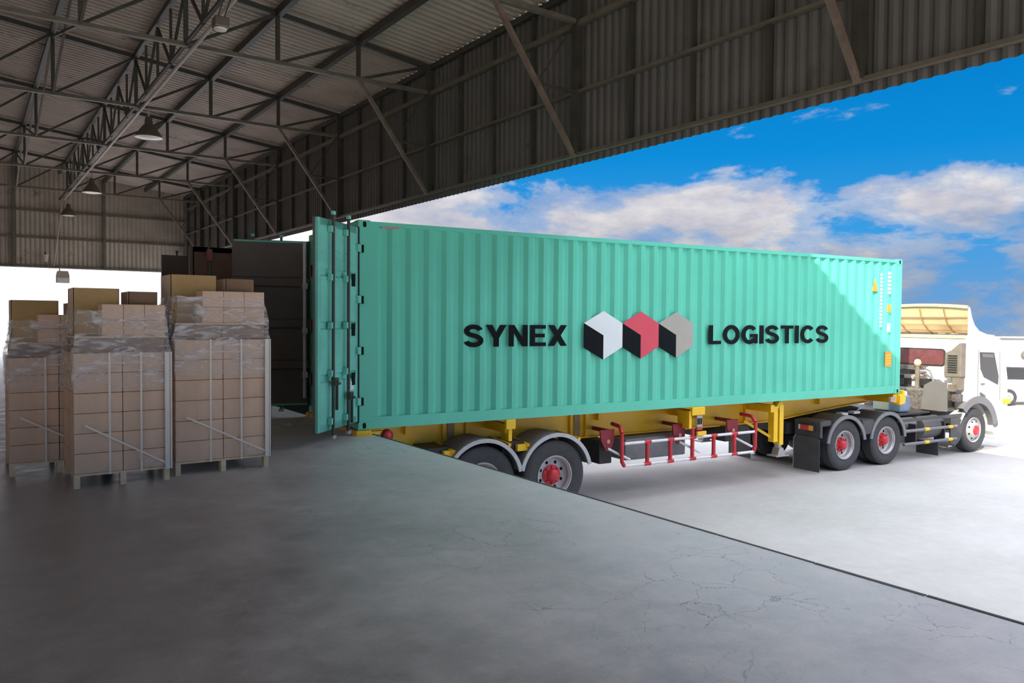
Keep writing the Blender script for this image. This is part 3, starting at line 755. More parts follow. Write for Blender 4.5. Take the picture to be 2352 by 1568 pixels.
# rear bolster, mid bolsters, front bolster with twist-lock ends
MB().bb(-0.02, 0.16, 0.02, CW - 0.02, 1.36, 1.515).build('rear_bolster', 'yellow', tl)
for y0 in (-0.05, CW - 0.10): MB().bb(-0.05, 0.19, y0, y0 + 0.15, 1.35, 1.522).build('twist_lock_end', 'lemon', tl, bevel=0.03)
MB().bb(2.34, 2.51, -0.03, 0.03, 1.385, 1.535).build('twist_lock_end', 'lemon', tl, bevel=0.01)
MB().bb(2.40, 2.46, 0.0, 0.25, 1.20, 1.40).build('twist_lock_bracket', 'lemon', tl)
MB().bb(6.14, 6.45, -0.035, 0.03, 1.385, 1.53).build('twist_lock_end', 'lemon', tl, bevel=0.01)
MB().bb(6.10, 6.16, 0.0, 0.3, 1.15, 1.46).build('twist_lock_bracket', 'yellow', tl)
MB().bb(6.27, 6.40, -0.02, 0.02, 1.17, 1.38).build('number_plate', 'logo_stone', tl)
for k in range(3): MB().bb(6.28 + .04 * k, 6.305 + .04 * k, -0.026, -0.02, 1.22, 1.33).build('plate_mark', 'ink', tl)
MB().bb(6.27, 6.40, -0.022, 0.02, 1.12, 1.165).build('reflector', 'red', tl)
MB().bb(6.29, 6.50, -0.02, 0.02, 1.02, 1.09).build('reflector', 'lemon', tl)
MB().bb(12.0, 12.19, 0.02, CW - 0.02, 1.33, 1.515).build('front_bolster', 'yellow', tl)
MB().prism([(12.12, 1.28), (12.30, 1.30), (12.34, 1.42), (12.28, 1.60), (12.22, 1.60), (12.205, 1.51), (12.12, 1.50)], -0.06, 0.10, 'y').build('twist_lock_end', 'lemon', tl, bevel=0.015)
MB().bb(11.86, 12.05, -0.02, 0.03, 1.36, 1.46).build('reflector', 'rust_patch', tl)
# red tail lamps at the rear
MB().lathe([(0.0, -0.05), (0.06, -0.045), (0.085, -0.02), (0.09, 0.03), (0.0, 0.03)], (0.44, 0.04, 1.42), 'y', 20).build('marker_lamp', 'dark_red', tl, smooth=40)
MB().lathe([(0.0, -0.062), (0.035, -0.056), (0.05, -0.04)], (0.44, 0.04, 1.42), 'y', 16).build('lamp_lens', 'red', tl, smooth=40)
MB().bb(0.19, 0.38, 0.05, 0.12, 1.44, 1.49).build('lamp_bracket', 'lemon', tl); MB().bb(0.26, 0.34, 0.04, 0.12, 1.36, 1.43).build('lamp_bracket', 'white_seal', tl)
# wheels, axles and fenders
for s in (1.97, 3.28):
    wheel(tl, s, 0.02, 0.575); wheel(tl, s, CW - 0.02, 0.575, far=True)
    MB().tube((s, 0.3, 0.575), (s, CW - 0.3, 0.575), 0.07, 10).build('axle', 'black_frame', tl)
    fender(tl, s, -0.02, 0.64, 0.66, 0.585, 12, 168, 'fender_grey', lip=('edge_grey', 0.035))
    fender(tl, s, CW - 0.64, CW + 0.02, 0.66, 0.585, 12, 168, 'fender_grey')
    for ds in (-0.62, 0.60):
        MB().beam((s + ds * 0.8, 0.05, 1.13 if ds > 0 else 1.10), (s + ds * 0.8, 0.70, 1.16), 0.05, 0.05).build('fender_bracket', 'yellow', tl)
for s in (1.36, 2.62):
    MB().bb(s - 0.25, s + 0.15, 0.15, 0.68, 0.98, 1.16).build('valve_box', 'black_frame', tl)
    MB().bb(s - 0.02, s + 0.16, 0.06, 0.13, 1.02, 1.12).build('bracket', 'lemon', tl)
for y in (0.72, 1.72):
    m = MB(); m.prism([(1.2, 1.04), (4.1, 1.04), (4.0, 0.82), (3.5, 0.70), (3.0, 0.80), (2.62, 0.72), (2.2, 0.80), (1.7, 0.70), (1.3, 0.84)], y - 0.05, y + 0.05, 'y'); m.build('suspension', 'black_frame', tl)
    MB().bb(2.5, 2.75, y - .2, y + .1, 0.6, 1.04).build('spring_hanger', 'black_frame', tl)
# side guard, both sides
def guard(y, sg):
    s0, s1 = 4.70, 7.80; zt, zb = 0.98, 0.60
    ups = [s0, 5.20, 5.72, 6.24, 6.76, 7.28, s1]
    g = empty('side_guard', (s0, y, 0), 0, tl)
    for a, b in zip(ups[:-1], ups[1:]):
        for z in (zt, zb): MB().tube((a - s0, 0, z), (b - s0, 0, z), 0.026, 10).build('rail_bar', 'guard_white', g, smooth=40)
    for i, s in enumerate(ups):
        x = s - s0; m = MB()
        if i in (0, 6):
            m.path([(x, 0, zb), (x, 0, zb), (x - (0.05 if i == 0 else -0.03), 0, zb + 0.08), (x - (0.06 if i == 0 else -0.04), 0, zt + 0.18), (x - (0.02 if i == 0 else -.04), sg * 0.10, zt + 0.28), (x, sg * 0.35, zt + 0.30)][1:], 0.034, 10)
        else:
            m.tube((x, 0, zb), (x, 0, zt + (0.16 if i == 3 else 0)), 0.036, 10)
            for z in (zt, zb): m.tube((x - 0.07, 0, z), (x + 0.07, 0, z), 0.034, 10)
        m.build('upright', 'red', g, smooth=40)
    for x0 in (s0 - 0.28, 6.02, 7.35):
        x = x0 - s0
        m = MB(); m.prism([(x - 0.14, 1.22), (x + 0.16, 1.22), (x + 0.15, 1.02), (x + 0.08, 0.86), (x - 0.02, 0.86), (x - 0.12, 1.05)], sg * 0.12, sg * 0.15, 'y'); m.build('guard_bracket', 'dark_red', g)
        MB().tube((x + 0.03, sg * 0.11, 1.02), (x + 0.03, sg * 0.13, 1.02), 0.035, 8).build('bolt', 'rust_patch', g)
        MB().beam((x + 0.1, sg * 0.13, 1.18), (x + 0.1, sg * 0.66, 1.18), 0.06, 0.06).build('guard_arm', 'dark_red', g)
        MB().tube((x + 0.02, sg * 0.12, 0.90), (x + 0.40, sg * 0.0, 0.70), 0.022, 8).build('diagonal_bar', 'guard_white', g)
guard(0.06, 1); guard(CW - 0.06, -1)
# long grey tool box and spare gear behind the guard
MB().bb(4.95, 6.35, 0.35, 0.85, 0.62, 1.00).build('tool_box', 'fender_grey', tl, bevel=0.03)
MB().bb(4.35, 4.62, 0.30, 0.9, 0.62, 1.02).build('valve_box', 'black_frame', tl, bevel=0.02)
m = MB(); m.tube((6.7, 1.1, 0.98), (7.6, 1.1, 0.98), 0.13, 14); m.build('air_tank', 'black_frame', tl, smooth=40)
MB().bb(7.5, 7.9, 0.5, 1.9, 0.75, 1.04).build('gear_box', 'black_frame', tl)
# landing legs
for y, sg in ((0.20, 1), (CW - 0.20, -1)):
    lg_ = empty('landing_leg', (8.55, y, 0), 0, tl)
    MB().bb(-0.13, -0.02, -0.07, 0.07, 0.72, 1.42).build('outer_tube', 'lemon', lg_)
    MB().bb(0.02, 0.13, -0.08, 0.06, 0.66, 1.44).build('outer_tube', 'lemon', lg_)
    MB().bb(-0.03, 0.03, -0.03, 0.05, 0.70, 1.38).build('tube_gap', 'black_frame', lg_)
    MB().bb(0.03, 0.12, -0.05, 0.05, 0.52, 0.70).build('inner_tube', 'bare_steel', lg_)
    MB().prism([(-0.02, 0.46), (0.20, 0.46), (0.13, 0.60), (0.03, 0.60)], -0.08, 0.08, 'y').build('foot_bracket', 'bare_steel', lg_)
    MB().bb(-0.10, 0.26, -0.12, 0.12, 0.435, 0.46).build('foot', 'bare_steel', lg_)
    MB().lathe([(0, -0.02), (0.08, 0.0), (0.10, 0.06), (0.09, 0.12), (0, 0.14)], (0.06, -sg * 0.06, 1.43), 'y', 14).build('gear_cap', 'lemon', lg_, smooth=50)
    MB().beam((-0.55, sg * 0.3, 1.12), (-0.06, 0, 0.78), 0.05, 0.05).build('leg_brace', 'lemon', lg_)
    MB().beam((0.0, sg * 0.05, 1.36), (0.0, sg * 0.55, 1.36), 0.14, 0.12).build('leg_arm', 'yellow', lg_)

# ================================================================== TRACTOR UNIT
tk = empty('tractor_unit', P0, RZ)
tag(tk, 'white three axle truck cab with roof fairing coupled to the yellow trailer', 'truck')
for s in (10.45, 11.83):
    wheel(tk, s, 0.03, 0.525); wheel(tk, s, CW - 0.03, 0.525, far=True)
    MB().tube((s, 0.3, 0.525), (s, CW - 0.3, 0.525), 0.09, 10).build('axle', 'black_frame', tk)
    fender(tk, s, 0.0, 0.64, 0.60, 0.525, 8 if s < 11 else 5, 172, 'black_plastic', lip=('fender_grey', 0.05))
    fender(tk, s, CW - 0.64, CW, 0.60, 0.525, 8, 172, 'black_plastic')
wheel(tk, 15.2, 0.05, 0.525, dual=False, front=True); wheel(tk, 15.2, CW - 0.05, 0.525, dual=False, front=True, far=True)
MB().tube((15.2, 0.2, 0.525), (15.2, CW - 0.2, 0.525), 0.08, 10).build('axle', 'black_frame', tk)
for y in (0.82, 1.62): MB().bb(9.55, 16.2, y - 0.04, y + 0.04, 0.72, 0.98).build('frame_rail', 'black_frame', tk)
MB().bb(10.95, 11.35, 0.0, 0.6, 0.70, 1.02).build('fender_bridge', 'black_plastic', tk, bevel=0.03)
MB().bb(9.55, 9.75, 0.70, CW - 0.70, 0.74, 0.96).build('rear_crossmember', 'black_frame', tk)
m = MB(); m.prism([(10.7, 1.06), (11.75, 1.06), (11.9, 1.16), (11.7, 1.2), (10.9, 1.2), (10.55, 1.12)], 0.75, 1.7, 'y'); m.build('fifth_wheel', 'black_frame', tk, bevel=0.02)
for s in (10.8, 11.6): MB().bb(s - 0.1, s + 0.1, 0.78, 1.66, 0.95, 1.08).build('fifth_wheel_bracket', 'black_frame', tk)
MB().bb(11.95, 13.9, 0.35, 2.1, 0.97, 1.01).build('deck_plate', 'black_plastic', tk)
MB().bb(10.75, 10.95, 0.35, 0.5, 1.08, 1.14).build('light_patch', 'white_seal', tk); MB().bb(11.15, 11.35, 0.35, 0.5, 1.10, 1.15).build('light_patch', 'white_seal', tk)
# rear lamp panel and mud flaps
for y0, y1 in ((0.0, 0.64), (CW - 0.64, CW)):
    MB().bb(9.62, 9.70, y0, y1, 0.72, 1.06).build('lamp_panel', 'black_plastic', tk, bevel=0.02)
    MB().bb(9.70, 9.98, y0 + 0.02, y1, 0.95, 1.07).build('fender_tail', 'black_plastic', tk, bevel=0.02)
    lp = MB().bb(9.585, 9.63, y0 + 0.13, y0 + 0.52, 0.84, 0.99).build('tail_lamp', 'black_frame', tk, bevel=0.01)
    MB().bb(9.575, 9.59, y0 + 0.25, y0 + 0.46, 0.865, 0.965).build('lamp_lens', 'tail_red', lp)
    MB().bb(9.575, 9.59, y0 + 0.15, y0 + 0.25, 0.865, 0.965).build('lamp_lens', 'orange', lp)
    MB().bb(9.575, 9.59, y0 + 0.46, y0 + 0.50, 0.865, 0.965).build('lamp_lens', 'white_seal', lp)
    fl = MB(); fl.prism([(y0, 0.04), (y1, 0.04), (y1, 0.66), (y1 - 0.06, 0.74), (y0 + 0.06, 0.74), (y0, 0.66)], 9.60, 9.612, 'x')
    f_ = fl.build('mud_flap', 'black_plastic', tk)
    MB().path([(9.605, y1, 0.04), (9.605, y1, 0.66), (9.605, y1 - 0.06, 0.74)], 0.009, 6).build('flap_edge', 'edge_grey', f_)
MB().bb(13.66, 13.672, 0.0, 0.52, 0.05, 0.36).build('mud_flap', 'black_plastic', tk)
MB().bb(13.66, 13.672, CW - 0.52, CW, 0.05, 0.36).build('mud_flap', 'black_plastic', tk)
# side rails with yellow bands, tanks
for z in (0.67, 0.38):
    r_ = MB().tube((12.45, 0.05, z), (14.45, 0.05, z), 0.035, 10).build('side_rail', 'fender_grey', tk, smooth=40)
    for s in (13.2, 14.1): MB().tube((s, 0.05, z), (s + 0.17, 0.05, z), 0.039, 10).build('reflector_band', 'lemon', r_)
for s in (12.9, 14.0): MB().bb(s - 0.02, s + 0.02, 0.05, 0.3, 0.34, 0.80).build('rail_bracket', 'black_frame', tk)
m = MB(); m.tube((12.6, 0.38, 0.76), (13.2, 0.38, 0.76), 0.16, 16); m.build('air_tank', 'fender_grey', tk, smooth=40)
m = MB(); m.tube((13.3, 0.36, 0.66), (14.1, 0.36, 0.66), 0.26, 18); m.build('fuel_tank', 'panel_grey', tk, smooth=40)
MB().bb(12.7, 13.0, 0.3, 0.6, 0.4, 0.62).build('battery_box', 'panel_grey', tk, bevel=0.02)
MB().prism([(14.2, 0.95), (14.75, 0.95), (14.72, 0.62), (14.60, 0.34), (14.42, 0.22), (14.2, 0.30)], 0.04, 0.07, 'y').build('wheel_panel', 'black_plastic', tk)
MB().bb(12.2, 14.5, 0.03, 0.06, 0.88, 0.95).build('top_rail', 'black_plastic', tk)
# grey upright shield behind the cab, hoses and engine
MB().prism([(0.0, 1.03), (0.62, 1.03), (0.56, 1.60), (0.40, 1.70), (0.02, 1.70)], 13.97, 14.0, 'x').build('splash_shield', 'panel_grey', tk)
MB().bb(14.05, 14.75, 0.25, 2.2, 0.98, 1.50).build('engine_block', 'engine', tk, bevel=0.04)
for i in range(16):
    y = random.uniform(0.85, 2.2); z = random.uniform(1.42, 1.92)
    m = MB()
    if i % 2: m.tube((14.3, y, z), (14.66, y + random.uniform(-.1, .1), z + random.uniform(-.1, .1)), random.uniform(0.04, 0.09), 10)
    else: m.box((14.5, y, z), (0.3, random.uniform(.1, .25), random.uniform(.1, .22)))
    m.build('engine_part', random.choice(['engine', 'black_frame', 'rust_patch', 'engine']), tk)
for i in range(5):
    m = MB(); m.box((14.55, 0.1 + 0.1 * i, 1.25 + random.uniform(-.12, .3)), (0.25, 0.12, 0.16)); m.build('engine_part', random.choice(['black_frame', 'intake', 'engine']), tk)
MB().bb(14.35, 14.6, 0.85, 2.1, 1.93, 2.02).build('cab_crossbar', 'engine', tk)
MB().tube((14.3, 0.93, 1.0), (14.3, 0.93, 2.02), 0.05, 10).build('hose_post', 'intake', tk, smooth=40)
MB().lathe([(0, 0.09), (0.06, 0.07), (0.085, 0), (0.06, -0.07), (0, -0.09)], (14.3, 0.93, 2.10), 'z', 14).build('post_ball', 'cream', tk, smooth=60)
pts = [(14.35, 0.80, 1.98), (14.3, 0.62, 1.92), (14.2, 0.50, 1.78), (14.1, 0.40, 1.62), (14.05, 0.36, 1.45)]
MB().path(pts, 0.02, 8).build('hose', 'panel_grey', tk, smooth=50)
MB().prism([(0.35, 1.72), (0.80, 1.72), (0.85, 2.0), (0.72, 2.0)], 14.52, 14.56, 'x').build('white_cover', 'white', tk)
MB().bb(13.0, 13.6, 0.72, 1.2, 1.02, 1.46).build('white_tank', 'far_white', tk, bevel=0.03)
MB().bb(12.9, 13.3, 0.45, 0.75, 1.02, 1.40).build('coupling_box', 'blue_grey', tk, bevel=0.04)
# ---- cab shell
RS = 14.77
arch = [(15.2 + 0.68 * math.cos(R(a)), 0.525 + 0.66 * math.sin(R(a))) for a in range(10, 158, 12)]
prof = [(16.48, 0.30), (16.05, 0.30), (15.90, 0.45)] + arch + [(RS, 1.02), (RS, 2.76), (15.8, 2.78), (16.15, 2.68), (16.34, 2.40), (16.50, 1.72), (16.54, 1.0)]
MB().prism(prof, 0.0, CW, 'y').build('cab_body', 'white', tk, bevel=0.035)
# wheel arch trim
A = [R(a) for a in range(8, 146, 10)]
m = MB(); o_ = [(15.2 + 0.86 * math.cos(a), 0.54 + 0.80 * math.sin(a)) for a in A]; i_ = [(15.2 + 0.665 * math.cos(a), 0.525 + 0.645 * math.sin(a)) for a in A]
for y in (-0.03, 0.10): m.strip([Vector((p[0], y, p[1])) for p in o_], [Vector((p[0], y, p[1])) for p in i_])
for q in (o_, i_): m.strip([Vector((p[0], -0.03, p[1])) for p in q], [Vector((p[0], 0.10, p[1])) for p in q])
m.build('wheel_arch', 'cab_grey', tk, smooth=40)
MB().prism([(15.25, 2.38), (15.86, 2.36), (16.08, 1.78), (16.06, 1.58), (15.45, 1.78), (15.30, 1.98)], -0.012, 0.03, 'y').build('side_window', 'dark_glass', tk)
MB().prism([(15.34, 2.34), (15.80, 2.32), (15.84, 2.24), (15.36, 2.26)], -0.018, 0.0, 'y').build('window_reveal', 'panel_grey', tk)
for a, b in (((15.2, 2.45), (15.2, 1.25)), ((16.12, 2.4), (16.16, 1.2))):
    MB().beam((a[0], -0.003, a[1]), (b[0], -0.003, b[1]), 0.012, 0.012, (1, 0, 0)).build('door_seam', 'panel_grey', tk)
for k in range(3): MB().prism([(15.28 + .07 * k, 1.42 - .03 * k), (15.38 + .07 * k, 1.42 - .03 * k), (15.42 + .07 * k, 1.30 - .03 * k), (15.32 + .07 * k, 1.28 - .03 * k)], -0.008, 0.0, 'y').build('door_badge', 'panel_grey', tk)
MB().bb(15.32, 15.46, -0.03, 0.0, 1.60, 1.64).build('door_handle', 'cab_grey', tk)
MB().bb(16.3, 16.56, -0.06, 0.05, 1.10, 1.22).build('corner_lamp', 'lemon', tk, bevel=0.02)
MB().bb(16.0, 16.62, -0.02, CW + 0.02, 0.26, 0.62).build('bumper', 'white', tk, bevel=0.05)
MB().bb(15.92, 16.1, -0.02, 0.3, 0.55, 0.72).build('step', 'panel_grey', tk, bevel=0.02)
# rear wall: window, curtain, air intake
def rrect(x0, x1, z0, z1, r, n=5):
    p = []
    for cx, cz, a in ((x1 - r, z1 - r, 0), (x0 + r, z1 - r, 90), (x0 + r, z0 + r, 180), (x1 - r, z0 + r, 270)):
        for i in range(n + 1): t = R(a + 90 * i / n); p.append((cx + r * math.cos(t), cz + r * math.sin(t)))
    return p
MB().prism(rrect(0.53, 1.90, 2.02, 2.44, 0.09), RS - 0.018, RS + 0.01, 'x').build('window_seal', 'black_frame', tk)
MB().prism(rrect(0.56, 1.87, 2.05, 2.41, 0.07), RS - 0.024, RS + 0.005, 'x').build('rear_window', 'curtain', tk)
it = MB().prism([(0.03, 1.80), (0.42, 1.78), (0.44, 1.84), (0.42, 2.36), (0.28, 2.42), (0.08, 2.60), (0.03, 2.60)], RS - 0.22, RS - 0.02, 'x').build('air_intake', 'intake', tk, bevel=0.02)
for k in range(8): MB().bb(RS - 0.24, RS - 0.215, 0.12, 0.34, 1.90 + 0.055 * k, 1.925 + 0.055 * k).build('louvre', 'black_frame', it)
MB().bb(RS - 0.20, RS - 0.02, 0.06, 0.24, 1.5, 1.80).build('intake_duct', 'intake', tk)
# roof fairing: curved hollow shell open to the rear
curve = [(RS + 0.0, 3.46), (RS + 0.08, 3.42), (RS + 0.16, 3.20), (RS + 0.28, 3.02), (RS + 0.48, 2.88), (RS + 0.80, 2.80), (RS + 1.15, 2.77)]
def crown(y): return 0.06 * (1 - ((y - CW / 2) / (CW / 2)) ** 2)
nw = 12; ys = [0.02 + (CW - 0.04) * i / nw for i in range(nw + 1)]
m = MB()
for (sa, za), (sb, zb) in zip(curve[:-1], curve[1:]):
    m.strip([Vector((sa, y, za + crown(y))) for y in ys], [Vector((sb, y, zb + crown(y) * 0.5)) for y in ys])
for y in (0.02, CW - 0.02):
    for (sa, za), (sb, zb) in zip(curve[:-1], curve[1:]):
        m.add([(sa, y, 2.70), (sb, y, 2.70), (sb, y, zb), (sa, y, za)], [(0, 1, 2, 3)])
fr = m.build('roof_fairing', 'white', tk, smooth=50)
m = MB()
inner = [(RS + 0.03, 3.40), (RS + 0.12, 3.18), (RS + 0.24, 3.00), (RS + 0.42, 2.86), (RS + 0.6, 2.79)]
for (sa, za), (sb, zb) in zip(inner[:-1], inner[1:]):
    m.strip([Vector((sa, y, za + crown(y) * 0.8)) for y in ys[:]], [Vector((sb, y, zb)) for y in ys])
m.build('fairing_lining', 'cream', fr, smooth=50)
for i in (3, 6, 9):
    for (sa, za), (sb, zb) in zip(inner[:-1], inner[1:]): MB().beam((sa - .01, ys[i], za), (sb - .01, ys[i], zb), 0.02, 0.02).build('rib', 'cream_line', fr)
for sa, za in inner[1:4]: MB().beam((sa - 0.015, 0.1, za + .02), (sa - 0.015, CW - 0.25, za + 0.02), 0.02, 0.02).build('rib', 'cream_line', fr)
m = MB(); m.strip([Vector((RS - 0.02, y, 3.47 + crown(y))) for y in ys], [Vector((RS - 0.02, y, 3.40 + crown(y))) for y in ys]); m.strip([Vector((RS - 0.02, y, 3.47 + crown(y))) for y in ys], [Vector((RS + 0.05, y, 3.47 + crown(y))) for y in ys])
m.build('fairing_rim', 'cream', fr)
for y in (0.45, 0.75): MB().lathe([(0, 0), (0.09, 0.0), (0.09, 0.02)], (RS + 0.2, y, 2.80), 'z', 12).build('vent', 'cream_line', fr)
MB().bb(RS - 0.03, RS + 0.02, 0.05, CW - 0.05, 2.70, 2.77).build('roof_lip', 'cream', tk)

# ================================================================== SECOND CONTAINER beyond, doors open
P2 = (4.42, 14.40, YARD)
c2 = empty('shipping_container', P2, 0)
tag(c2, 'dark brown container behind the teal one, only its open doors showing', 'container')
container_body(c2, 'brown_container', 6.06, False)
d2 = door(c2, 0.03, R(180), -1, 'brown_container', 'grey_container', rods=True)
for x in (0.35, 0.86): MB().box((x, 0.115, DZ1 - 0.14), (0.09, 0.02, 0.20)).build('reflector', 'red_mark', d2)
door(c2, CW - 0.03, R(180), 1, 'brown_container', 'grey_container')
# its chassis
ch = empty('semi_trailer', P2, 0); tag(ch, 'plain dark trailer chassis under the brown container behind the teal one', 'trailer')
for y in (0.72, 1.72): MB().bb(0.05, 6.0, y - 0.07, y + 0.07, 1.05, 1.522).build('main_beam', 'black_frame', ch)
for s in (1.6, 2.95):
    wheel(ch, s, 0.02, 0.55); wheel(ch, s, CW - 0.02, 0.55, far=True)
    MB().tube((s, 0.3, 0.55), (s, CW - 0.3, 0.55), 0.07, 10).build('axle', 'black_frame', ch)
    MB().bb(s - 0.1, s + 0.1, 0.6, 1.84, 0.6, 1.06).build('suspension', 'black_frame', ch)
for y in (0.5, 1.94): MB().bb(5.3, 5.45, y - 0.07, y + 0.07, 0.0, 1.1).build('landing_leg', 'black_frame', ch)
MB().bb(5.3, 5.45, 0.43, 2.01, 1.06, 1.2).build('leg_arm', 'black_frame', ch)

# ================================================================== PALLET STACKS
def film_shell(name, x0, x1, y0, y1, label, hs):
    """stretch film: a skirt round the top rows, tented in to the upper tier"""
    e = 0.012; w = x1 - x0; d = y1 - y0; rings = []
    def ring(z, ax0, ax1, ay0, ay1, n=16, amp=0.006):
        p = []
        c = [(ax0, ay0), (ax1, ay0), (ax1, ay1), (ax0, ay1)]
        for k in range(4):
            a, b = c[k], c[(k + 1) % 4]
            for i in range(n):
                f = i / n
                p.append(Vector((a[0] + (b[0] - a[0]) * f + random.uniform(-amp, amp), a[1] + (b[1] - a[1]) * f + random.uniform(-amp, amp), z * hs + random.uniform(-amp, amp))))
        return p
    rings.append(ring(0.94, x0 - e, x1 + e, y0 - e, y1 + e, amp=0.006))
    rings.append(ring(1.04, x0 - e, x1 + e, y0 - e, y1 + e, amp=0.004))
    rings.append(ring(1.14, x0 - e, x1 + e, y0 - e, y1 + e, amp=0.005))
    rings.append(ring(1.28, x0 - e - .002, x1 + e + .002, y0 - e - .002, y1 + e, amp=0.007))
    rings.append(ring(1.34, x0 - e + 0.01, x1 + e - 0.005, y0 - e + 0.005, y1 + e, amp=0.012))
    rings.append(ring(1.44, x0 + 0.02, x1 - 0.0, y0 + 0.0, y1 - 0.01, amp=0.013))
    rings.append(ring(1.56, x0 + 0.03, x1 - 0.012, y0 + 0.045, y1 - 0.01, amp=0.013))
    rings.append(ring(1.68, x0 + 0.04, x1 - 0.03, y0 + 0.062, y1 - 0.02, amp=0.012))
    m = MB()
    for a, b in zip(rings[:-1], rings[1:]): m.strip(a + [a[0]], b + [b[0]])
    o = m.build(name, 'film', origin=((x0 + x1) / 2, y0, 0.94 * hs), smooth=60)
    tag(o, label, 'plastic wrap', 'stretch wrap on the stacks')
rows_txt = ['bottom', 'second', 'third', 'fourth', 'fifth', 'sixth']
def stack(which, x0, y0, w, d, hs=1.0):
    x1, y1 = x0 + w, y0 + d; H0 = 0.135; RH = (1.275 * hs - H0) / 6; TB = 1.415 * hs; TU = TB + 0.016
    p = empty('pallet', (x0, y0, 0)); tag(p, 'pale wooden pallet under the %s stack of cartons' % which, 'pallet', 'wooden pallets')
    nb = 7; bw = w / nb
    for i in range(5):
        a = d * i / 5
        MB().bb(0, w, a + 0.004, a + d / 5 - 0.02, 0.113, 0.133).build('deck_board', 'pallet_wood', p)
    for i in range(3):
        xa = (w - 0.05) * i / 2
        MB().bb(xa, xa + 0.05, 0.0, 0.10, 0.0, 0.113).build('pallet_block', 'pallet_wood', p)
        MB().bb(xa, xa + 0.05, d - 0.10, d, 0.0, 0.113).build('pallet_block', 'pallet_wood', p)
    for r in range(6):
        for c in range(2):
            a = x0 + w * c / 2 + 0.003; b = x0 + w * (c + 1) / 2 - 0.003
            z0 = H0 + RH * r; z1 = z0 + RH - 0.0035; j = random.uniform(0, 0.006)
            m = MB(); m.bb(a, b, y0 + 0.004 + j, y1 - 0.004, z0, z1)
            o = m.build('cardboard_box', 'cardboard', origin=((a + b) / 2, y0 + d / 2, z0), bevel=0.005)
            tag(o, 'brown carton in the %s row of the %s stack, %s column' % (rows_txt[r] + (' (top)' if r == 5 else ''), which, 'left' if c == 0 else 'right'), 'box', 'cartons in the lower block of the stacks')
            MB().bb(-0.022, 0.022, 0.0025 + j - d / 2, 0.0045 + j - d / 2, 0.004, z1 - z0 - 0.004).build('tape', 'cardboard', o)
    zt = H0 + RH * 6
    # upright strapping, corner board
    for k, f in enumerate((0.36, 0.69)):
        m = MB(); m.bb(x0 + w * f - 0.009, x0 + w * f + 0.009, y0 - 0.022, y0 - 0.019, H0 - 0.02, zt); m.bb(x0 + w * f - 0.009, x0 + w * f + 0.009, y0 - 0.022, y1 + 0.004, zt, zt + 0.003)
        tag(m.build('strap', 'strap', origin=(x0 + w * f, y0, H0)), 'white %s strap running up the front of the %s stack' % ('left' if k == 0 else 'right', which), 'strap', 'straps on the stacks')
    m = MB(); m.bb(x1 - 0.045, x1 + 0.004, y0 - 0.024, y0 - 0.019, H0 - 0.02, zt); m.bb(x1 + 0.018, x1 + 0.023, y0 - 0.024, y0 + 0.045, H0 - 0.02, zt); m.bb(x1, x1 + 0.023, y0 - 0.024, y0 - 0.019, H0 - 0.02, zt)
    tag(m.build('corner_board', 'strap', origin=(x1, y0, H0)), 'pale corner board on the right edge of the %s stack' % which, 'corner board', 'corner boards')
    # loose diagonal tape with a torn tuft of film
    m = MB(); m.beam((x0 + 0.09 * w / .84, y0 - 0.03, H0 + 0.46), (x1 - 0.05, y0 - 0.03, H0 + 0.05), 0.004, 0.018)
    tag(m.build('loose_strap', 'strap', origin=(x0 + w / 2, y0, H0)), 'loose white strap slanting across the bottom of the %s stack' % which, 'strap', 'loose slanting straps')
    m = MB(); q = [(x1 - 0.30, H0 + 0.165), (x1 - 0.06, H0 + 0.05), (x1 - 0.08, H0 + 0.02), (x1 - 0.16, H0 + 0.03), (x1 - 0.20, H0 + 0.015), (x1 - 0.25, H0 + 0.05)]
    m.add([(a, y0 - 0.03 + random.uniform(-.006, .006), b) for a, b in q], [(0, 1, 2), (0, 2, 3), (0, 3, 4), (0, 4, 5)])
    tag(m.build('film_scrap', 'film', origin=(x1, y0, H0)), 'torn scrap of film at the lower right of the %s stack' % which, 'plastic wrap', 'torn film scraps')
    # top tray and upper cartons
    m = MB(); m.bb(x0 + 0.01, x1 - 0.01, y0 + 0.02, y1 - 0.02, TB, TB + 0.015)
    tag(m.build('top_board', 'pallet_wood', origin=(x0, y0, zt)), 'thin wooden board between the lower block and upper cartons of the %s stack' % which, 'board', 'boards between the tiers')
    for c in range(2):  # dark blocks added to fill the dark gap below the board
        a = x0 + 0.03 + (w - 0.06) * c / 2; b = a + (w - 0.06) / 2 - 0.006
        o = MB().bb(a, b, y0 + 0.05, y1 - 0.04, zt + 0.004, TB - 0.002).build('gap_filler', 'cardboard_dark', origin=((a + b) / 2, y0 + d / 2, zt + 0.004), bevel=0.004)
        tag(o, 'added dark filler in the gap under the top board of the %s stack, %s half' % (which, 'left' if c == 0 else 'right'), 'box', 'dark fillers between the tiers')
    ux0 = x0 + w * 0.30
    for c in range(3):
        a = ux0 + (x1 - 0.02 - ux0) * c / 3 + .002; b = ux0 + (x1 - 0.02 - ux0) * (c + 1) / 3 - .002
        for r in range(2):
            o = MB().bb(a, b, y0 + 0.075, y0 + 0.36, TU + 0.155 * hs * r, TU + 0.155 * hs * (r + 1) - 0.003).build('cardboard_box', 'cardboard', origin=((a + b) / 2, y0 + 0.2, TU + .155 * hs * r), bevel=0.004)
            tag(o, 'small wrapped carton, upper tier of the %s stack, %s row, %s of three' % (which, 'upper' if r else 'lower', ['left', 'middle', 'right'][c]), 'box', 'small cartons on top of the stacks')
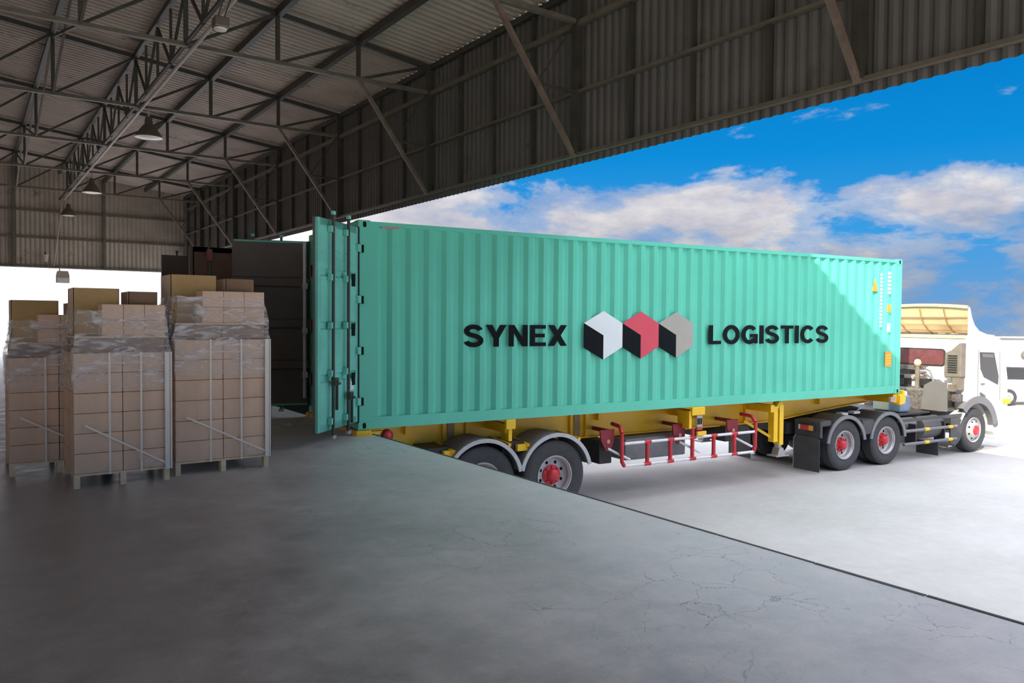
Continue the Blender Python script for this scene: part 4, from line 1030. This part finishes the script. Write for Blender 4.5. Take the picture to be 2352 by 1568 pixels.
    def open_carton(ax, bx, ay, by, z1, mt, label):
        t = empty('open_carton', ((ax + bx) / 2, (ay + by) / 2, TU)); tag(t, label, 'box', 'tall open cartons')
        cx, cy = (ax + bx) / 2, (ay + by) / 2; hx, hy = (bx - ax) / 2, (by - ay) / 2; hz = z1 - TU
        MB().bb(-hx, hx, -hy, -hy + 0.006, 0, hz).build('panel', mt, t); MB().bb(-hx, hx, hy - 0.006, hy, 0, hz).build('panel', mt, t)
        MB().bb(-hx, -hx + 0.006, -hy, hy, 0, hz).build('panel', 'cardboard', t); MB().bb(hx - 0.006, hx, -hy, hy, 0, hz).build('panel', mt, t)
        MB().bb(-hx, hx, -hy, hy, 0, 0.006).build('base', mt, t)
        return t
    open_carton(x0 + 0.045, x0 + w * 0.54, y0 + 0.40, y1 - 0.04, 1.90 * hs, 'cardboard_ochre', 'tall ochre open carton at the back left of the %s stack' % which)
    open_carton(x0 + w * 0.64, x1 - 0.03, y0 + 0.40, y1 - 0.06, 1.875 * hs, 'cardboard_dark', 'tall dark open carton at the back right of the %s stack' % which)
    film_shell('stretch_wrap', x0, x1, y0, y1, 'clear crumpled stretch film tented over the top of the %s stack' % which, hs)
stack('middle', 0.816, 8.25, 0.835, 0.92)
stack('right', 1.735, 8.39, 0.95, 0.95, 1.09)
stack('left', 0.345, 9.22, 0.88, 0.95, 0.94)
# film scraps at the foot of the container doorway
for i, (x, y) in enumerate(((3.25, 11.75), (3.95, 11.25))):
    m = MB(); n = 9
    for k in range(n):
        a = random.uniform(0, 6.28); l = random.uniform(0.10, 0.34); p = Vector((x, y, 0.01)); q = p + Vector((math.cos(a) * l, math.sin(a) * l, random.uniform(0.0, 0.07)))
        r_ = p + Vector((math.cos(a + .4) * l * .8, math.sin(a + .4) * l * .8, random.uniform(0, 0.04)))
        m.add([p, q, r_], [(0, 1, 2)])
    tag(m.build('film_scrap', 'film', origin=(x, y, 0)), 'crumpled clear film scrap on the floor by the open doors, %s one' % ('left' if i == 0 else 'right'), 'plastic wrap', 'film scraps on the floor')

# ================================================================== BACKGROUND: parked vehicles in the sun
def bg(px, depth, w=0):
    F = Vector((math.sin(R(35.2)), math.cos(R(35.2)))); Rr = Vector((F.y, -F.x))
    return F * depth + Rr * ((px - 1176) / 1780 * depth)
# white estate car, rear three-quarter
c = bg(2362, 29.5)
car = empty('car', (c.x, c.y, YARD), R(-35)); tag(car, 'white hatchback parked in the sun at the right edge', 'car')
body = [(-2.0, 0.35), (2.0, 0.35), (2.05, 0.75), (1.2, 0.95), (-1.95, 0.98), (-2.08, 0.7)]
MB().prism(body, -0.85, 0.85, 'y').build('car_body', 'white', car, bevel=0.06)
MB().prism([(-1.9, 0.96), (1.0, 0.94), (0.4, 1.42), (-1.3, 1.46)], -0.74, 0.74, 'y').build('greenhouse', 'dark_glass', car, bevel=0.05)
MB().prism([(-1.34, 1.43), (0.42, 1.40), (0.38, 1.47), (-1.28, 1.50)], -0.72, 0.72, 'y').build('car_roof', 'white', car, bevel=0.02)
for s in (-1.25, 1.25):
    for y, far in ((-0.87, False), (0.87, True)):
        w = put(WM['tyre'], 'wheel', car, (s, y, 0.32), (0, 0, math.pi if far else 0)); w.scale = (0.6, 0.7, 0.6)
        put(WM['rim_front'], 'rim', w)
for y in (-0.72, 0.72): MB().box((-2.03, y, 0.85), (0.05, 0.12, 0.2)).build('tail_light', 'tail_red', car)
MB().box((-2.06, 0, 0.45), (0.12, 1.7, 0.22)).build('bumper', 'panel_grey', car, bevel=0.03)
# white box truck behind it
c = bg(2420, 34)
tr = empty('box_truck', (c.x, c.y, YARD), R(-35)); tag(tr, 'cream white parked truck with oval door mirror behind the hatchback', 'truck')
MB().prism([(-3.6, 0.55), (2.4, 0.55), (2.4, 2.46), (-3.6, 2.46)], -1.15, 1.15, 'y').build('truck_body', 'far_white', tr, bevel=0.08)
MB().bb(-3.65, 2.45, -1.18, 1.18, 2.36, 2.44).build('roof_trim', 'panel_grey', tr)
MB().prism([(-3.1, 1.35), (-2.3, 1.35), (-2.3, 2.1), (-3.0, 2.1)], -1.17, -1.15, 'y').build('door_seam', 'far_white', tr)
MB().lathe([(0.0, -0.05), (0.16, -0.04), (0.19, 0.0), (0.16, 0.05), (0, 0.06)], (0, 0, 0), 'x', 18).build('mirror', 'panel_grey', tr, smooth=50).location = (-2.2, -1.4, 1.72)
MB().beam((-2.2, -1.15, 1.72), (-2.2, -1.35, 1.72), 0.04, 0.04).build('mirror_arm', 'far_white', tr)
for s in (-2.6, 1.4):
    for y, far in ((-1.12, False), (1.12, True)):
        w = put(WM['tyre'], 'wheel', tr, (s, y, 0.45), (0, 0, math.pi if far else 0)); w.scale = (0.85, 1, 0.85)
        put(WM['rim_front'], 'rim', w)
